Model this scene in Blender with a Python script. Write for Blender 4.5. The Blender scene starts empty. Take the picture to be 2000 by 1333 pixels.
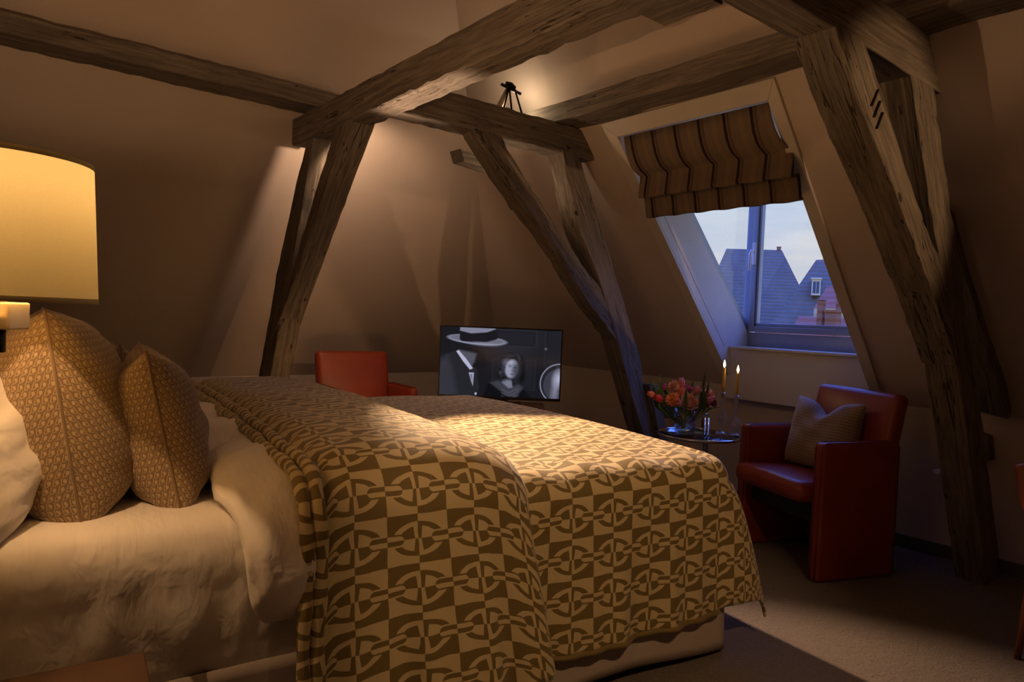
import bpy, bmesh, math, random
from mathutils import Vector, Matrix
import numpy as np
random.seed(7)
SC = bpy.context.scene
COL = SC.collection
R = math.radians

# ------------------------------------------------------------------ camera
def make_camera():
    f = 1333.0
    # world axes written in camera axes (right, up, forward)
    n = Vector((.0415, 1, -.0341)).normalized()
    v = Vector(((-70-1000)/f, (666.5-577)/f, 1.0)); v -= n*v.dot(n); v.normalize()
    xw = -v.cross(n)
    right = Vector((xw[0], v[0], n[0])); up = Vector((xw[1], v[1], n[1])); fwd = Vector((xw[2], v[2], n[2]))
    cam = bpy.data.cameras.new('camera'); o = bpy.data.objects.new('camera', cam); COL.objects.link(o)
    m = Matrix((( right[0], up[0], -fwd[0], 0), (right[1], up[1], -fwd[1], 0), (right[2], up[2], -fwd[2], 1.25), (0,0,0,1)))
    o.matrix_world = m
    cam.sensor_width = 36; cam.lens = 36*f/2000; cam.clip_start = .05; cam.clip_end = 500
    SC.camera = o
    return right, up, fwd
RIGHT, UP, FWD = make_camera()

# ------------------------------------------------------------------ world: pale dusk horizon, blue overhead
def make_world():
    w = bpy.data.worlds.new('dusk_sky'); SC.world = w; w.use_nodes = True
    nt = w.node_tree; nt.nodes.clear(); N = nt.nodes.new; L = nt.links.new
    tc = N('ShaderNodeTexCoord'); sep = N('ShaderNodeSeparateXYZ'); L(tc.outputs['Generated'], sep.inputs[0])
    ramp = N('ShaderNodeValToRGB'); L(sep.outputs['Z'], ramp.inputs[0])
    cr = ramp.color_ramp
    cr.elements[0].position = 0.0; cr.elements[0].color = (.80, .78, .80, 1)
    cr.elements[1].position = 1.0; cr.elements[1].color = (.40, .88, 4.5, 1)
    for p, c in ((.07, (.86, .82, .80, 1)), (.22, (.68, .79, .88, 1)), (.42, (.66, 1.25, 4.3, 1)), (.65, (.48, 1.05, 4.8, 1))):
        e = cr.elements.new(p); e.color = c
    mp = N('ShaderNodeMapping'); mp.inputs['Scale'].default_value = (3, 3, 16); L(tc.outputs['Generated'], mp.inputs[0])
    nz = N('ShaderNodeTexNoise'); nz.inputs['Scale'].default_value = 2.2; nz.inputs['Detail'].default_value = 6; L(mp.outputs[0], nz.inputs[0])
    cl = N('ShaderNodeValToRGB'); L(nz.outputs[0], cl.inputs[0])
    cl.color_ramp.elements[0].position = .42; cl.color_ramp.elements[0].color = (.78, .84, .95, 1)
    cl.color_ramp.elements[1].position = .66; cl.color_ramp.elements[1].color = (1.06, 1.02, 1.0, 1)
    mx = N('ShaderNodeMix'); mx.data_type = 'RGBA'; mx.blend_type = 'MULTIPLY'; mx.inputs['Factor'].default_value = .7
    L(ramp.outputs[0], mx.inputs['A']); L(cl.outputs[0], mx.inputs['B'])
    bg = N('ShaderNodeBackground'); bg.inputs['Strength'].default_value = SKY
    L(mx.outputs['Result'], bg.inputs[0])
    out = N('ShaderNodeOutputWorld'); L(bg.outputs[0], out.inputs[0])
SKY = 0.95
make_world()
SC.view_settings.view_transform = 'Standard'; SC.view_settings.look = 'None'
SC.view_settings.gamma = 1; SC.view_settings.use_curve_mapping = False
SC.view_settings.exposure = 0.0
# lamp powers (each lamp's light is made in its own builder)
P_BEDSIDE, P_BED_SPOT, P_WALL_UP, P_TIE_UP, P_CORNER, P_FILL_LAMP, P_CANDLE = 34.0, 500.0, 25.0, 3.0, 2.2, 1.5, .12
P_SIDE_SPOT, P_POST_SPOT, P_FLOOR_UP = 76.0, 115.0, 620.0
WARM = (1.0, .57, .27)
WARM2 = (1.0, .63, .38)

# ------------------------------------------------------------------ helpers
def tag(o, label=None, cat=None, group=None, kind=None):
    if label: o['label'] = label
    if cat: o['category'] = cat
    if group: o['group'] = group
    if kind: o['kind'] = kind
    return o

def empty(name, loc=(0,0,0), rz=0, label=None, cat=None, group=None, kind=None):
    o = bpy.data.objects.new(name, None); COL.objects.link(o); o.empty_display_size = .05
    o.location = loc; o.rotation_euler = (0,0,rz)
    return tag(o, label, cat, group, kind)

def mesh(name, verts, faces, mat, parent=None, smooth=False, uv=None, loc=None, rot=None):
    me = bpy.data.meshes.new(name); me.from_pydata([tuple(v) for v in verts], [], faces); me.update()
    if uv is not None:
        lay = me.uv_layers.new(name='UVMap')
        for lp in me.loops: lay.data[lp.index].uv = uv[lp.vertex_index]
    if smooth:
        me.polygons.foreach_set('use_smooth', [True]*len(me.polygons))
    me.materials.append(mat)
    o = bpy.data.objects.new(name, me); COL.objects.link(o)
    if parent: o.parent = parent
    if loc: o.location = loc
    if rot: o.rotation_euler = rot
    return o

def from_bm(name, bm, mat, parent=None, smooth=False, loc=None, rot=None):
    me = bpy.data.meshes.new(name); bmesh.ops.recalc_face_normals(bm, faces=bm.faces[:]); bm.to_mesh(me); bm.free()
    if smooth: me.polygons.foreach_set('use_smooth', [True]*len(me.polygons))
    me.materials.append(mat)
    o = bpy.data.objects.new(name, me); COL.objects.link(o)
    if parent: o.parent = parent
    if loc: o.location = loc
    if rot: o.rotation_euler = rot
    return o

def box(name, lo, hi, mat, parent=None, bevel=.004, seg=2, smooth=True, rot=None, loc=None):
    bm = bmesh.new(); bmesh.ops.create_cube(bm, size=1)
    c = [(a+b)/2 for a, b in zip(lo, hi)]; s = [b-a for a, b in zip(lo, hi)]
    for v in bm.verts: v.co = Vector((v.co.x*s[0]+c[0], v.co.y*s[1]+c[1], v.co.z*s[2]+c[2]))
    if bevel: bmesh.ops.bevel(bm, geom=bm.edges[:]+bm.verts[:], offset=bevel, segments=seg, affect='EDGES', profile=.5)
    o = from_bm(name, bm, mat, parent, smooth=False, rot=rot, loc=loc)
    if smooth and bevel:
        o.data.polygons.foreach_set('use_smooth', [True]*len(o.data.polygons))
        m = o.modifiers.new('wn', 'WEIGHTED_NORMAL'); m.keep_sharp = False
    return o

def tube(name, pts, r, mat, parent=None, seg=10, closed=False, smooth=True):
    pts = [Vector(p) for p in pts]; n = len(pts); V = []; F = []
    rr = r if isinstance(r, (list, tuple)) else [r]*n
    prev = None
    for i, p in enumerate(pts):
        if closed: t = (pts[(i+1) % n]-pts[i-1])
        else: t = pts[min(i+1, n-1)]-pts[max(i-1, 0)]
        t.normalize()
        if prev is None:
            a = Vector((0,0,1)) if abs(t.z) < .9 else Vector((1,0,0))
            x = t.cross(a).normalized()
        else:
            x = (prev-t*prev.dot(t)).normalized()
        prev = x; y = t.cross(x)
        for k in range(seg):
            an = 2*math.pi*k/seg; V.append(p+(x*math.cos(an)+y*math.sin(an))*rr[i])
    m = n if closed else n-1
    for i in range(m):
        for k in range(seg):
            a = i*seg+k; b = i*seg+(k+1) % seg; c = ((i+1) % n)*seg+(k+1) % seg; d = ((i+1) % n)*seg+k
            F.append((a, b, c, d))
    if not closed:
        F.append(tuple(range(seg))[::-1]); F.append(tuple(range((n-1)*seg, n*seg)))
    return mesh(name, V, F, mat, parent, smooth)

def lathe(name, prof, mat, parent=None, seg=28, loc=None, smooth=True, caps=True):
    V = []; F = []
    for (r, z) in prof:
        for k in range(seg):
            a = 2*math.pi*k/seg; V.append((r*math.cos(a), r*math.sin(a), z))
    for i in range(len(prof)-1):
        for k in range(seg):
            F.append((i*seg+k, i*seg+(k+1) % seg, (i+1)*seg+(k+1) % seg, (i+1)*seg+k))
    if caps:
        if prof[0][0] > 1e-4: F.append(tuple(range(seg))[::-1])
        if prof[-1][0] > 1e-4: F.append(tuple(range((len(prof)-1)*seg, len(prof)*seg)))
    return mesh(name, V, F, mat, parent, smooth, loc=loc)

def prism(name, poly, to_world, d0, d1, mat, parent=None, bevel=0):
    """poly: 2D outline, to_world(a,b,d); thickness between d0 and d1"""
    n = len(poly)
    V = [to_world(a, b, d0) for a, b in poly]+[to_world(a, b, d1) for a, b in poly]
    F = [tuple(range(n)), tuple(range(n, 2*n))[::-1]]+[(i, i+n, (i+1) % n+n, (i+1) % n) for i in range(n)]
    bm = bmesh.new(); vs = [bm.verts.new(v) for v in V]
    for f in F: bm.faces.new([vs[i] for i in f])
    if bevel: bmesh.ops.bevel(bm, geom=bm.edges[:], offset=bevel, segments=2, affect='EDGES', profile=.5)
    return from_bm(name, bm, mat, parent)

def light(name, kind, loc, energy, color, parent=None, radius=.03, target=None, spot=None, blend=.6):
    l = bpy.data.lights.new(name, kind); l.energy = energy; l.color = color
    l.shadow_soft_size = radius
    if kind == 'SPOT': l.spot_size = spot; l.spot_blend = blend
    o = bpy.data.objects.new(name, l); COL.objects.link(o); o.location = loc
    if target is not None:
        o.rotation_euler = (Vector(target)-Vector(loc)).to_track_quat('-Z', 'Y').to_euler()
    if parent:
        o.parent = parent; o.matrix_parent_inverse = parent.matrix_basis.inverted()
    return o

# ------------------------------------------------------------------ materials
class NT:
    def __init__(s, name):
        s.m = bpy.data.materials.new(name); s.m.use_nodes = True; s.t = s.m.node_tree; s.t.nodes.clear()
        s.out = s.t.nodes.new('ShaderNodeOutputMaterial')
    def n(s, typ, **k):
        nd = s.t.nodes.new('ShaderNode'+typ)
        for a, b in k.items(): setattr(nd, a, b)
        return nd
    def l(s, a, b): s.t.links.new(a, b)
    def val(s, sock, x):
        if hasattr(x, 'is_linked') or hasattr(x, 'links'): s.l(x, sock)
        else: sock.default_value = x
    def math(s, op, a, b=None, c=None):
        nd = s.n('Math', operation=op); s.val(nd.inputs[0], a)
        if b is not None: s.val(nd.inputs[1], b)
        if c is not None: s.val(nd.inputs[2], c)
        return nd.outputs[0]
    def mix(s, f, a, b, mode='MIX'):
        nd = s.n('Mix', data_type='RGBA', blend_type=mode); s.val(nd.inputs['Factor'], f); s.val(nd.inputs['A'], a); s.val(nd.inputs['B'], b)
        return nd.outputs['Result']
    def noise(s, vec, scale, detail=4, rough=.5, dist=0):
        nd = s.n('TexNoise'); s.l(vec, nd.inputs['Vector']); nd.inputs['Scale'].default_value = scale
        nd.inputs['Detail'].default_value = detail; nd.inputs['Roughness'].default_value = rough; nd.inputs['Distortion'].default_value = dist
        return nd.outputs[0]
    def ramp(s, f, stops):
        nd = s.n('ValToRGB'); s.l(f, nd.inputs[0]); cr = nd.color_ramp
        cr.elements[0].position = stops[0][0]; cr.elements[0].color = (*stops[0][1], 1)
        cr.elements[1].position = stops[-1][0]; cr.elements[1].color = (*stops[-1][1], 1)
        for p, c in stops[1:-1]:
            e = cr.elements.new(p); e.color = (*c, 1)
        return nd.outputs[0]
    def coords(s, kind='Object', scale=(1,1,1)):
        tc = s.n('TexCoord'); mp = s.n('Mapping'); mp.inputs['Scale'].default_value = scale
        s.l(tc.outputs[kind], mp.inputs[0]); return mp.outputs[0]
    def bump(s, h, strength=.3, dist=.01, normal=None):
        nd = s.n('Bump'); nd.inputs['Strength'].default_value = strength; nd.inputs['Distance'].default_value = dist
        s.l(h, nd.inputs['Height'])
        if normal is not None: s.l(normal, nd.inputs['Normal'])
        return nd.outputs[0]
    def bsdf(s, color, rough=.6, metal=0, normal=None, **k):
        nd = s.n('BsdfPrincipled'); s.val(nd.inputs['Base Color'], color if not isinstance(color, tuple) else (*color, 1) if len(color) == 3 else color)
        s.val(nd.inputs['Roughness'], rough); nd.inputs['Metallic'].default_value = metal
        if normal is not None: s.l(normal, nd.inputs['Normal'])
        for a, b in k.items(): s.val(nd.inputs[a.replace('_', ' ')], b)
        return nd.outputs[0]
    def done(s, sh):
        s.l(sh, s.out.inputs[0]); return s.m

def simple(name, color, rough=.5, metal=0, bump_scale=0, bump=.1, **k):
    t = NT(name); nrm = None
    c = t.coords()
    nz = t.noise(c, 6, 4)
    col = t.mix(nz, (*[x*.88 for x in color], 1), (*[min(1, x*1.1) for x in color], 1))
    if bump_scale: nrm = t.bump(t.noise(c, bump_scale, 3), bump, .004)
    return t.done(t.bsdf(col, rough, metal, nrm, **k))

def plaster(name, color):
    t = NT(name); c = t.coords()
    big = t.noise(c, 1.1, 3); fine = t.noise(c, 75, 4); mid = t.noise(c, 7, 3)
    col = t.mix(big, (*[x*.93 for x in color], 1), (*[x*1.05 for x in color], 1))
    b1 = t.bump(fine, .10, .004); b2 = t.bump(mid, .12, .02, b1)
    return t.done(t.bsdf(col, .85, normal=b2))

def timber_mat(name, dark, light_):
    t = NT(name)
    tc = t.n('TexCoord'); inf = t.n('ObjectInfo')
    off = t.n('VectorMath', operation='SCALE'); off.inputs[0].default_value = (7.3, 3.1, 5.7); t.l(inf.outputs['Random'], off.inputs['Scale'])
    add = t.n('VectorMath', operation='ADD'); t.l(tc.outputs['Object'], add.inputs[0]); t.l(off.outputs[0], add.inputs[1])
    def st(sc):
        m = t.n('Mapping'); m.inputs['Scale'].default_value = sc; t.l(add.outputs[0], m.inputs[0]); return m.outputs[0]
    grain = t.noise(st((2.2, 34, 34)), 1.6, 7, .62, .4)
    broad = t.noise(st((1.6, 5, 5)), 1.5, 4)
    streak = t.noise(st((.8, 16, 16)), 1.3, 3, .5, .6)
    worm = t.noise(st((14, 60, 60)), 1.5, 3, .6)
    col = t.ramp(grain, [(.30, dark), (.50, tuple((a+b)/2 for a, b in zip(dark, light_))), (.68, light_)])
    col = t.mix(t.math('MULTIPLY', broad, .75), col, (*[x*.55 for x in dark], 1))
    # long drying cracks
    crack = t.math('LESS_THAN', t.math('ABSOLUTE', t.math('SUBTRACT', streak, .5)), .008)
    gate = t.math('GREATER_THAN', t.noise(st((1.4, 2.5, 2.5)), 1.4, 2), .52)
    crack = t.math('MULTIPLY', crack, gate)
    # nail and peg holes
    vo = t.n('TexVoronoi', feature='F1'); vo.inputs['Scale'].default_value = 1.0; t.l(st((4.5, 9, 9)), vo.inputs['Vector'])
    vc = t.n('SeparateColor'); t.l(vo.outputs['Color'], vc.inputs[0])
    rad = t.math('MULTIPLY_ADD', vc.outputs[0], .10, .015)
    hole = t.math('MULTIPLY', t.math('LESS_THAN', vo.outputs['Distance'], rad), t.math('GREATER_THAN', vc.outputs[1], .45))
    darkm = t.math('MAXIMUM', crack, hole)
    col = t.mix(t.math('MULTIPLY', darkm, .9), col, (.010, .007, .005, 1))
    h = t.math('SUBTRACT', t.math('ADD', t.math('MULTIPLY', grain, .6), t.math('ADD', t.math('MULTIPLY', streak, .5), t.math('MULTIPLY', worm, .15))), t.math('MULTIPLY', darkm, .9))
    return t.done(t.bsdf(col, .78, normal=t.bump(h, .8, .012)))

def linked_uv(t, sx=1, sy=1):
    tc = t.n('TexCoord'); sp = t.n('SeparateXYZ'); t.l(tc.outputs['UV'], sp.inputs[0])
    return tc, sp.outputs[0], sp.outputs[1]

def chain_fabric(name, lightc, darkc, W=.0865, H=.066):
    """checkerboard cloth with D-rings and chain links, colours swapped square by square"""
    t = NT(name); tc, u, v = linked_uv(t)
    wob = t.noise(tc.outputs['UV'], 14, 2); wob2 = t.noise(tc.outputs['UV'], 11, 3, .5, .5)
    u = t.math('ADD', u, t.math('MULTIPLY', t.math('SUBTRACT', wob, .5), .008))
    v = t.math('ADD', v, t.math('MULTIPLY', t.math('SUBTRACT', wob2, .5), .008))
    x = t.math('MULTIPLY', t.math('SUBTRACT', t.math('FRACT', t.math('DIVIDE', u, 2*W)), .5), 2.0)
    y = t.math('MULTIPLY', t.math('SUBTRACT', t.math('FRACT', t.math('DIVIDE', v, 2*H)), .5), 2.0)
    ax = t.math('ABSOLUTE', x); ay = t.math('ABSOLUTE', y)
    chk = t.math('GREATER_THAN', t.math('MULTIPLY', x, y), 0)
    ex = t.math('DIVIDE', x, .84); ey = t.math('DIVIDE', y, .70)
    e = t.math('SQRT', t.math('ADD', t.math('MULTIPLY', ex, ex), t.math('MULTIPLY', ey, ey)))
    ring = t.math('MULTIPLY', t.math('LESS_THAN', e, 1), t.math('GREATER_THAN', e, .73))
    bar = t.math('MULTIPLY', t.math('LESS_THAN', ax, t.math('MULTIPLY_ADD', ay, .10, .10)), t.math('LESS_THAN', e, 1))
    slit = t.math('GREATER_THAN', ax, .012)
    d = t.math('SUBTRACT', 1.0, ax)
    dd = t.math('MAXIMUM', t.math('SUBTRACT', d, .40), 0)
    ls = t.math('SQRT', t.math('ADD', t.math('MULTIPLY', dd, dd), t.math('MULTIPLY', t.math('MULTIPLY', y, y), .62)))
    link = t.math('LESS_THAN', ls, .155); gap = t.math('GREATER_THAN', ls, .21)
    shape = t.math('MULTIPLY', t.math('MAXIMUM', ring, bar), gap)
    shape = t.math('MAXIMUM', shape, link)
    xor = t.math('ABSOLUTE', t.math('SUBTRACT', chk, shape))
    fine = t.noise(tc.outputs['UV'], 900, 2); tw = t.noise(tc.outputs['UV'], 5, 3)
    lc = t.mix(fine, (*[c*.85 for c in lightc], 1), (*[c*1.1 for c in lightc], 1))
    dc = t.mix(fine, (*[c*.8 for c in darkc], 1), (*[c*1.15 for c in darkc], 1))
    col = t.mix(xor, dc, lc)
    h = t.math('ADD', t.math('MULTIPLY', fine, .25), t.math('MULTIPLY', xor, .5))
    b = t.bump(h, .25, .002); b = t.bump(tw, .25, .02, b)
    return t.done(t.bsdf(col, .7, normal=b, Sheen_Weight=.35, Sheen_Roughness=.4))

def weave_fabric(name, lightc, darkc, W=.021, H=.030, low=.5):
    """small jacquard: rounded blocks joined by thin slanting threads"""
    t = NT(name); tc, u, v = linked_uv(t)
    wob = t.noise(tc.outputs['UV'], 30, 2)
    u = t.math('ADD', u, t.math('MULTIPLY', t.math('SUBTRACT', wob, .5), .006))
    row = t.math('FLOOR', t.math('DIVIDE', v, H))
    uu = t.math('ADD', t.math('DIVIDE', u, W), t.math('MULTIPLY', row, .5))
    x = t.math('SUBTRACT', t.math('FRACT', uu), .5); y = t.math('SUBTRACT', t.math('FRACT', t.math('DIVIDE', v, H)), .5)
    bx = t.math('DIVIDE', t.math('ADD', x, .14), .21); by = t.math('DIVIDE', y, .27)
    p4 = lambda q: t.math('POWER', t.math('ABSOLUTE', q), 3.0)
    blob = t.math('LESS_THAN', t.math('ADD', p4(bx), p4(by)), 1)
    dl = t.math('ABSOLUTE', t.math('SUBTRACT', t.math('ADD', x, t.math('MULTIPLY', y, .35)), .30))
    line = t.math('LESS_THAN', dl, .055)
    dl2 = t.math('ABSOLUTE', t.math('ADD', t.math('MULTIPLY', x, .35), t.math('ADD', y, .36)))
    line2 = t.math('MULTIPLY', t.math('LESS_THAN', dl2, .05), t.math('GREATER_THAN', x, -.1))
    s = t.math('MAXIMUM', blob, t.math('MAXIMUM', line, line2))
    fine = t.noise(tc.outputs['UV'], 700, 2)
    col = t.mix(t.math('MULTIPLY', s, t.math('MULTIPLY_ADD', fine, .5, .6)), (*darkc, 1), (*lightc, 1))
    b = t.bump(t.math('ADD', t.math('MULTIPLY', s, .8), t.math('MULTIPLY', fine, .2)), .7, .003)
    return t.done(t.bsdf(col, .72, normal=b, Sheen_Weight=.3, Sheen_Roughness=.4))

def sheet_mat(name, color):
    t = NT(name); c = t.coords()
    n1 = t.noise(c, 3.2, 4, .5, .8); n2 = t.noise(t.coords('Object', (9, 2, 5)), 2.2, 3, .5, .5); fine = t.noise(c, 500, 2)
    col = t.mix(n1, (*[x*.95 for x in color], 1), (*[min(1, x*1.04) for x in color], 1))
    b = t.bump(fine, .05, .001); b = t.bump(t.math('ADD', n1, t.math('MULTIPLY', n2, .6)), .55, .022, b)
    return t.done(t.bsdf(col, .62, normal=b, Sheen_Weight=.25, Sheen_Roughness=.5))

def carpet_mat(name):
    t = NT(name); c = t.coords()
    f1 = t.noise(c, 95, 5, .75); f2 = t.noise(c, 30, 4, .6, .5); big = t.noise(c, 2.2, 3)
    col = t.ramp(f1, [(.32, (.075, .052, .034)), (.68, (.32, .225, .15))])
    col = t.mix(t.math('MULTIPLY', f2, .6), col, (.15, .115, .085, 1))
    h = t.math('ADD', f1, t.math('MULTIPLY', f2, 1.3)); 
    return t.done(t.bsdf(col, .95, normal=t.bump(h, 1.0, .022), Sheen_Weight=.3))

def leather_mat(name, color):
    t = NT(name); c = t.coords()
    v = t.n('TexVoronoi'); v.inputs['Scale'].default_value = 260; t.l(c, v.inputs['Vector'])
    n = t.noise(c, 5, 4)
    col = t.mix(n, (*[x*.7 for x in color], 1), (*[x*1.15 for x in color], 1))
    rg = t.math('MULTIPLY_ADD', n, .15, .30)
    b = t.bump(v.outputs['Distance'], .12, .001); b = t.bump(t.noise(c, 9, 3), .15, .012, b)
    return t.done(t.bsdf(col, rg, normal=b))

def emis(name, color, strength):
    t = NT(name); e = t.n('Emission'); e.inputs[0].default_value = (*color, 1); e.inputs[1].default_value = strength
    return t.done(e.outputs[0])

def pane_mat(name, tint=(.95, .97, 1), dirt=0.0):
    t = NT(name); lw = t.n('LayerWeight'); lw.inputs[0].default_value = .5
    fr_ = t.math('MULTIPLY_ADD', t.math('POWER', lw.outputs['Facing'], 5.0), .94, .035)
    tr = t.n('BsdfTransparent'); tr.inputs[0].default_value = (*tint, 1)
    gl = t.n('BsdfGlossy'); gl.inputs['Roughness'].default_value = .01
    mx = t.n('MixShader'); t.l(fr_, mx.inputs[0]); t.l(tr.outputs[0], mx.inputs[1]); t.l(gl.outputs[0], mx.inputs[2])
    sh = mx.outputs[0]
    if dirt:
        c = t.coords('Object', (1, 1, .35)); drops = t.noise(c, 140, 3, .7); big = t.noise(t.coords('Object', (6, 6, 1)), 2, 3)
        f = t.math('MULTIPLY', t.math('GREATER_THAN', drops, .62), t.math('MULTIPLY', big, dirt))
        tl = t.n('BsdfTranslucent'); tl.inputs[0].default_value = (.8, .85, .9, 1)
        m2 = t.n('MixShader'); t.l(f, m2.inputs[0]); t.l(sh, m2.inputs[1]); t.l(tl.outputs[0], m2.inputs[2]); sh = m2.outputs[0]
    return t.done(sh)

def glass_mat(name, color=(1,1,1), ior=1.46, rough=0):
    t = NT(name); g = t.n('BsdfGlass'); g.inputs['Color'].default_value = (*color, 1); g.inputs['IOR'].default_value = ior; g.inputs['Roughness'].default_value = rough
    return t.done(g.outputs[0])

def thin_glass(name, tint=(.96, .97, .98), base=.05, power=3.0, milk=0):
    t = NT(name); lw = t.n('LayerWeight'); lw.inputs[0].default_value = .5
    f = t.math('MULTIPLY_ADD', t.math('POWER', lw.outputs['Facing'], power), .75, base)
    tr = t.n('BsdfTransparent'); tr.inputs[0].default_value = (*tint, 1)
    gl = t.n('BsdfGlossy'); gl.inputs['Roughness'].default_value = .03
    mx = t.n('MixShader'); t.l(f, mx.inputs[0]); t.l(tr.outputs[0], mx.inputs[1]); t.l(gl.outputs[0], mx.inputs[2])
    sh = mx.outputs[0]
    if milk:
        d = t.n('BsdfDiffuse'); d.inputs[0].default_value = (.75, .80, .90, 1); m2 = t.n('MixShader'); m2.inputs[0].default_value = milk
        t.l(sh, m2.inputs[1]); t.l(d.outputs[0], m2.inputs[2]); sh = m2.outputs[0]
    return t.done(sh)

def dimming_disc_mat(name):  # grey filter for the disc added to dim the bedside lamp downwards
    t = NT(name); tr = t.n('BsdfTransparent'); tr.inputs[0].default_value = (.46, .46, .46, 1)
    tl = t.n('BsdfTranslucent'); tl.inputs[0].default_value = (.5, .5, .48, 1)
    mx = t.n('MixShader'); mx.inputs[0].default_value = .12; t.l(tr.outputs[0], mx.inputs[1]); t.l(tl.outputs[0], mx.inputs[2])
    return t.done(mx.outputs[0])

def shade_mat(name):
    t = NT(name); c = t.coords('Object', (60, 60, 60)); n = t.noise(c, 6, 2)
    col = t.mix(n, (.66, .58, .30, 1), (.74, .66, .36, 1))
    d = t.n('BsdfDiffuse'); t.l(col, d.inputs[0]); tl = t.n('BsdfTranslucent'); t.l(col, tl.inputs[0])
    mx = t.n('MixShader'); mx.inputs[0].default_value = .040; t.l(d.outputs[0], mx.inputs[1]); t.l(tl.outputs[0], mx.inputs[2])
    return t.done(mx.outputs[0])

def stripe_fabric(name):
    t = NT(name); tc, u, v = linked_uv(t)
    fine = t.noise(t.coords('UV', (60, 4, 1)), 5, 3)
    x = t.math('FRACT', t.math('DIVIDE', u, .155))
    base = t.mix(fine, (.16, .115, .085, 1), (.27, .205, .155, 1))
    def band(c0, w): return t.math('LESS_THAN', t.math('ABSOLUTE', t.math('SUBTRACT', x, c0)), w)
    col = t.mix(band(.5, .055), base, (.045, .028, .022, 1))
    col = t.mix(t.math('MULTIPLY', band(.36, .05), .6), col, (.09, .06, .05, 1))
    col = t.mix(t.math('MULTIPLY', band(.92, .10), .35), col, (.30, .22, .13, 1))
    d = t.n('BsdfDiffuse'); t.l(col, d.inputs[0])
    tl = t.n('BsdfTranslucent'); t.l(col, tl.inputs[0])
    mx = t.n('MixShader'); mx.inputs[0].default_value = .12; t.l(d.outputs[0], mx.inputs[1]); t.l(tl.outputs[0], mx.inputs[2])
    return t.done(mx.outputs[0])

def tile_roof(name, color):
    t = NT(name); c = t.coords('Object')
    w = t.n('TexWave', wave_type='BANDS', bands_direction='Z'); w.inputs['Scale'].default_value = 1.1; t.l(c, w.inputs['Vector'])
    n = t.noise(c, .8, 5, .6)
    col = t.mix(n, (*[x*.6 for x in color], 1), (*[x*1.3 for x in color], 1))
    return t.done(t.bsdf(col, .8, normal=t.bump(w.outputs[1], .5, .1)))

M = {}
M['wall'] = plaster('plaster', (.57, .485, .435))
M['ceil'] = plaster('ceiling_plaster', (.56, .49, .43))
M['trim'] = simple('painted_trim', (.60, .55, .50), .45)
M['apron'] = simple('painted_panel', (.58, .53, .50), .5)
M['wood'] = timber_mat('old_oak', (.088, .073, .062), (.34, .288, .238))
M['mark'] = simple('carved_groove', (.012, .008, .005), .9)
M['carpet'] = carpet_mat('carpet_pile')
M['base'] = simple('baseboard_paint', (.10, .085, .075), .6)
M['alu'] = simple('grey_aluminium', (.30, .33, .38), .35, .3)
M['alud'] = simple('dark_gasket', (.03, .035, .045), .5)
M['pane'] = pane_mat('window_glass'); M['paned'] = pane_mat('dirty_glass', dirt=.22)
M['white'] = simple('white_plastic', (.75, .76, .78), .35)
M['blind'] = stripe_fabric('striped_blind_cloth')
M['leather'] = leather_mat('red_leather', (.30, .045, .018))
M['piping'] = leather_mat('leather_piping', (.24, .035, .015))
M['black'] = simple('black_plastic', (.012, .012, .013), .35)
M['blackm'] = simple('black_metal', (.02, .02, .02), .3, .7)
M['chrome'] = simple('chrome', (.62, .62, .64), .10, 1)
M['brass'] = simple('brushed_metal', (.60, .50, .36), .35, .9)
M['cover'] = chain_fabric('chain_print_cloth', (.57, .47, .26), (.175, .125, .036))
M['weave'] = weave_fabric('jacquard_cloth', (.46, .35, .22), (.20, .13, .068), W=.0160, H=.0175)
M['weave2'] = weave_fabric('jacquard_cloth_fine', (.56, .46, .34), (.24, .17, .11), W=.014, H=.017)
M['sheet'] = sheet_mat('white_cotton', (.78, .73, .66))
M['duvet'] = sheet_mat('duvet_cotton', (.84, .78, .70))
M['skirt'] = simple('skirt_cloth', (.42, .36, .32), .8, bump_scale=300, bump=.1)
M['boxs'] = simple('box_spring_cloth', (.16, .13, .12), .8, bump_scale=300, bump=.1)
M['shade'] = shade_mat('lamp_shade_cloth')
M['shadeband'] = M['shade']
M['dimming_disc'] = dimming_disc_mat('dimming_filter')
M['nwood'] = simple('varnished_wood', (.075, .032, .014), .3)
M['cwood'] = simple('cherry_wood', (.20, .055, .022), .25)
M['glass'] = thin_glass('clear_glass', base=.07, power=2.0, milk=.03)
M['crystal'] = thin_glass('crystal', (.93, .95, .98), .14, 1.6, .10)
M['smoke'] = pane_mat('smoked_glass', (.55, .55, .58))
M['water'] = thin_glass('water', (.80, .86, .84), .03, 5)
M['gold'] = simple('gold_wax', (.70, .44, .09), .35, .35)
M['wick'] = simple('wick', (.02, .015, .01), .9)
M['flame'] = emis('flame', (1, .70, .32), 26)
M['bulb'] = emis('bulb', (1, .72, .42), 12)
M['bulbglass'] = thin_glass('bulb_glass')
M['stem'] = simple('stem_green', (.20, .34, .05), .5)
M['leaf'] = simple('leaf_green', (.05, .125, .03), .45)
M['leafb'] = simple('leaf_blue_green', (.06, .10, .09), .5)
M['slate'] = tile_roof('slate_tiles', (.15, .105, .062))
M['redtile'] = tile_roof('red_tiles', (.34, .075, .022))
M['brickf'] = tile_roof('house_wall', (.26, .10, .045))
M['palewall'] = tile_roof('pale_house_wall', (.50, .40, .24))
M['wframe'] = simple('window_paint', (.66, .58, .40), .5)
M['wdark'] = simple('far_glass', (.05, .07, .11), .2)

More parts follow.
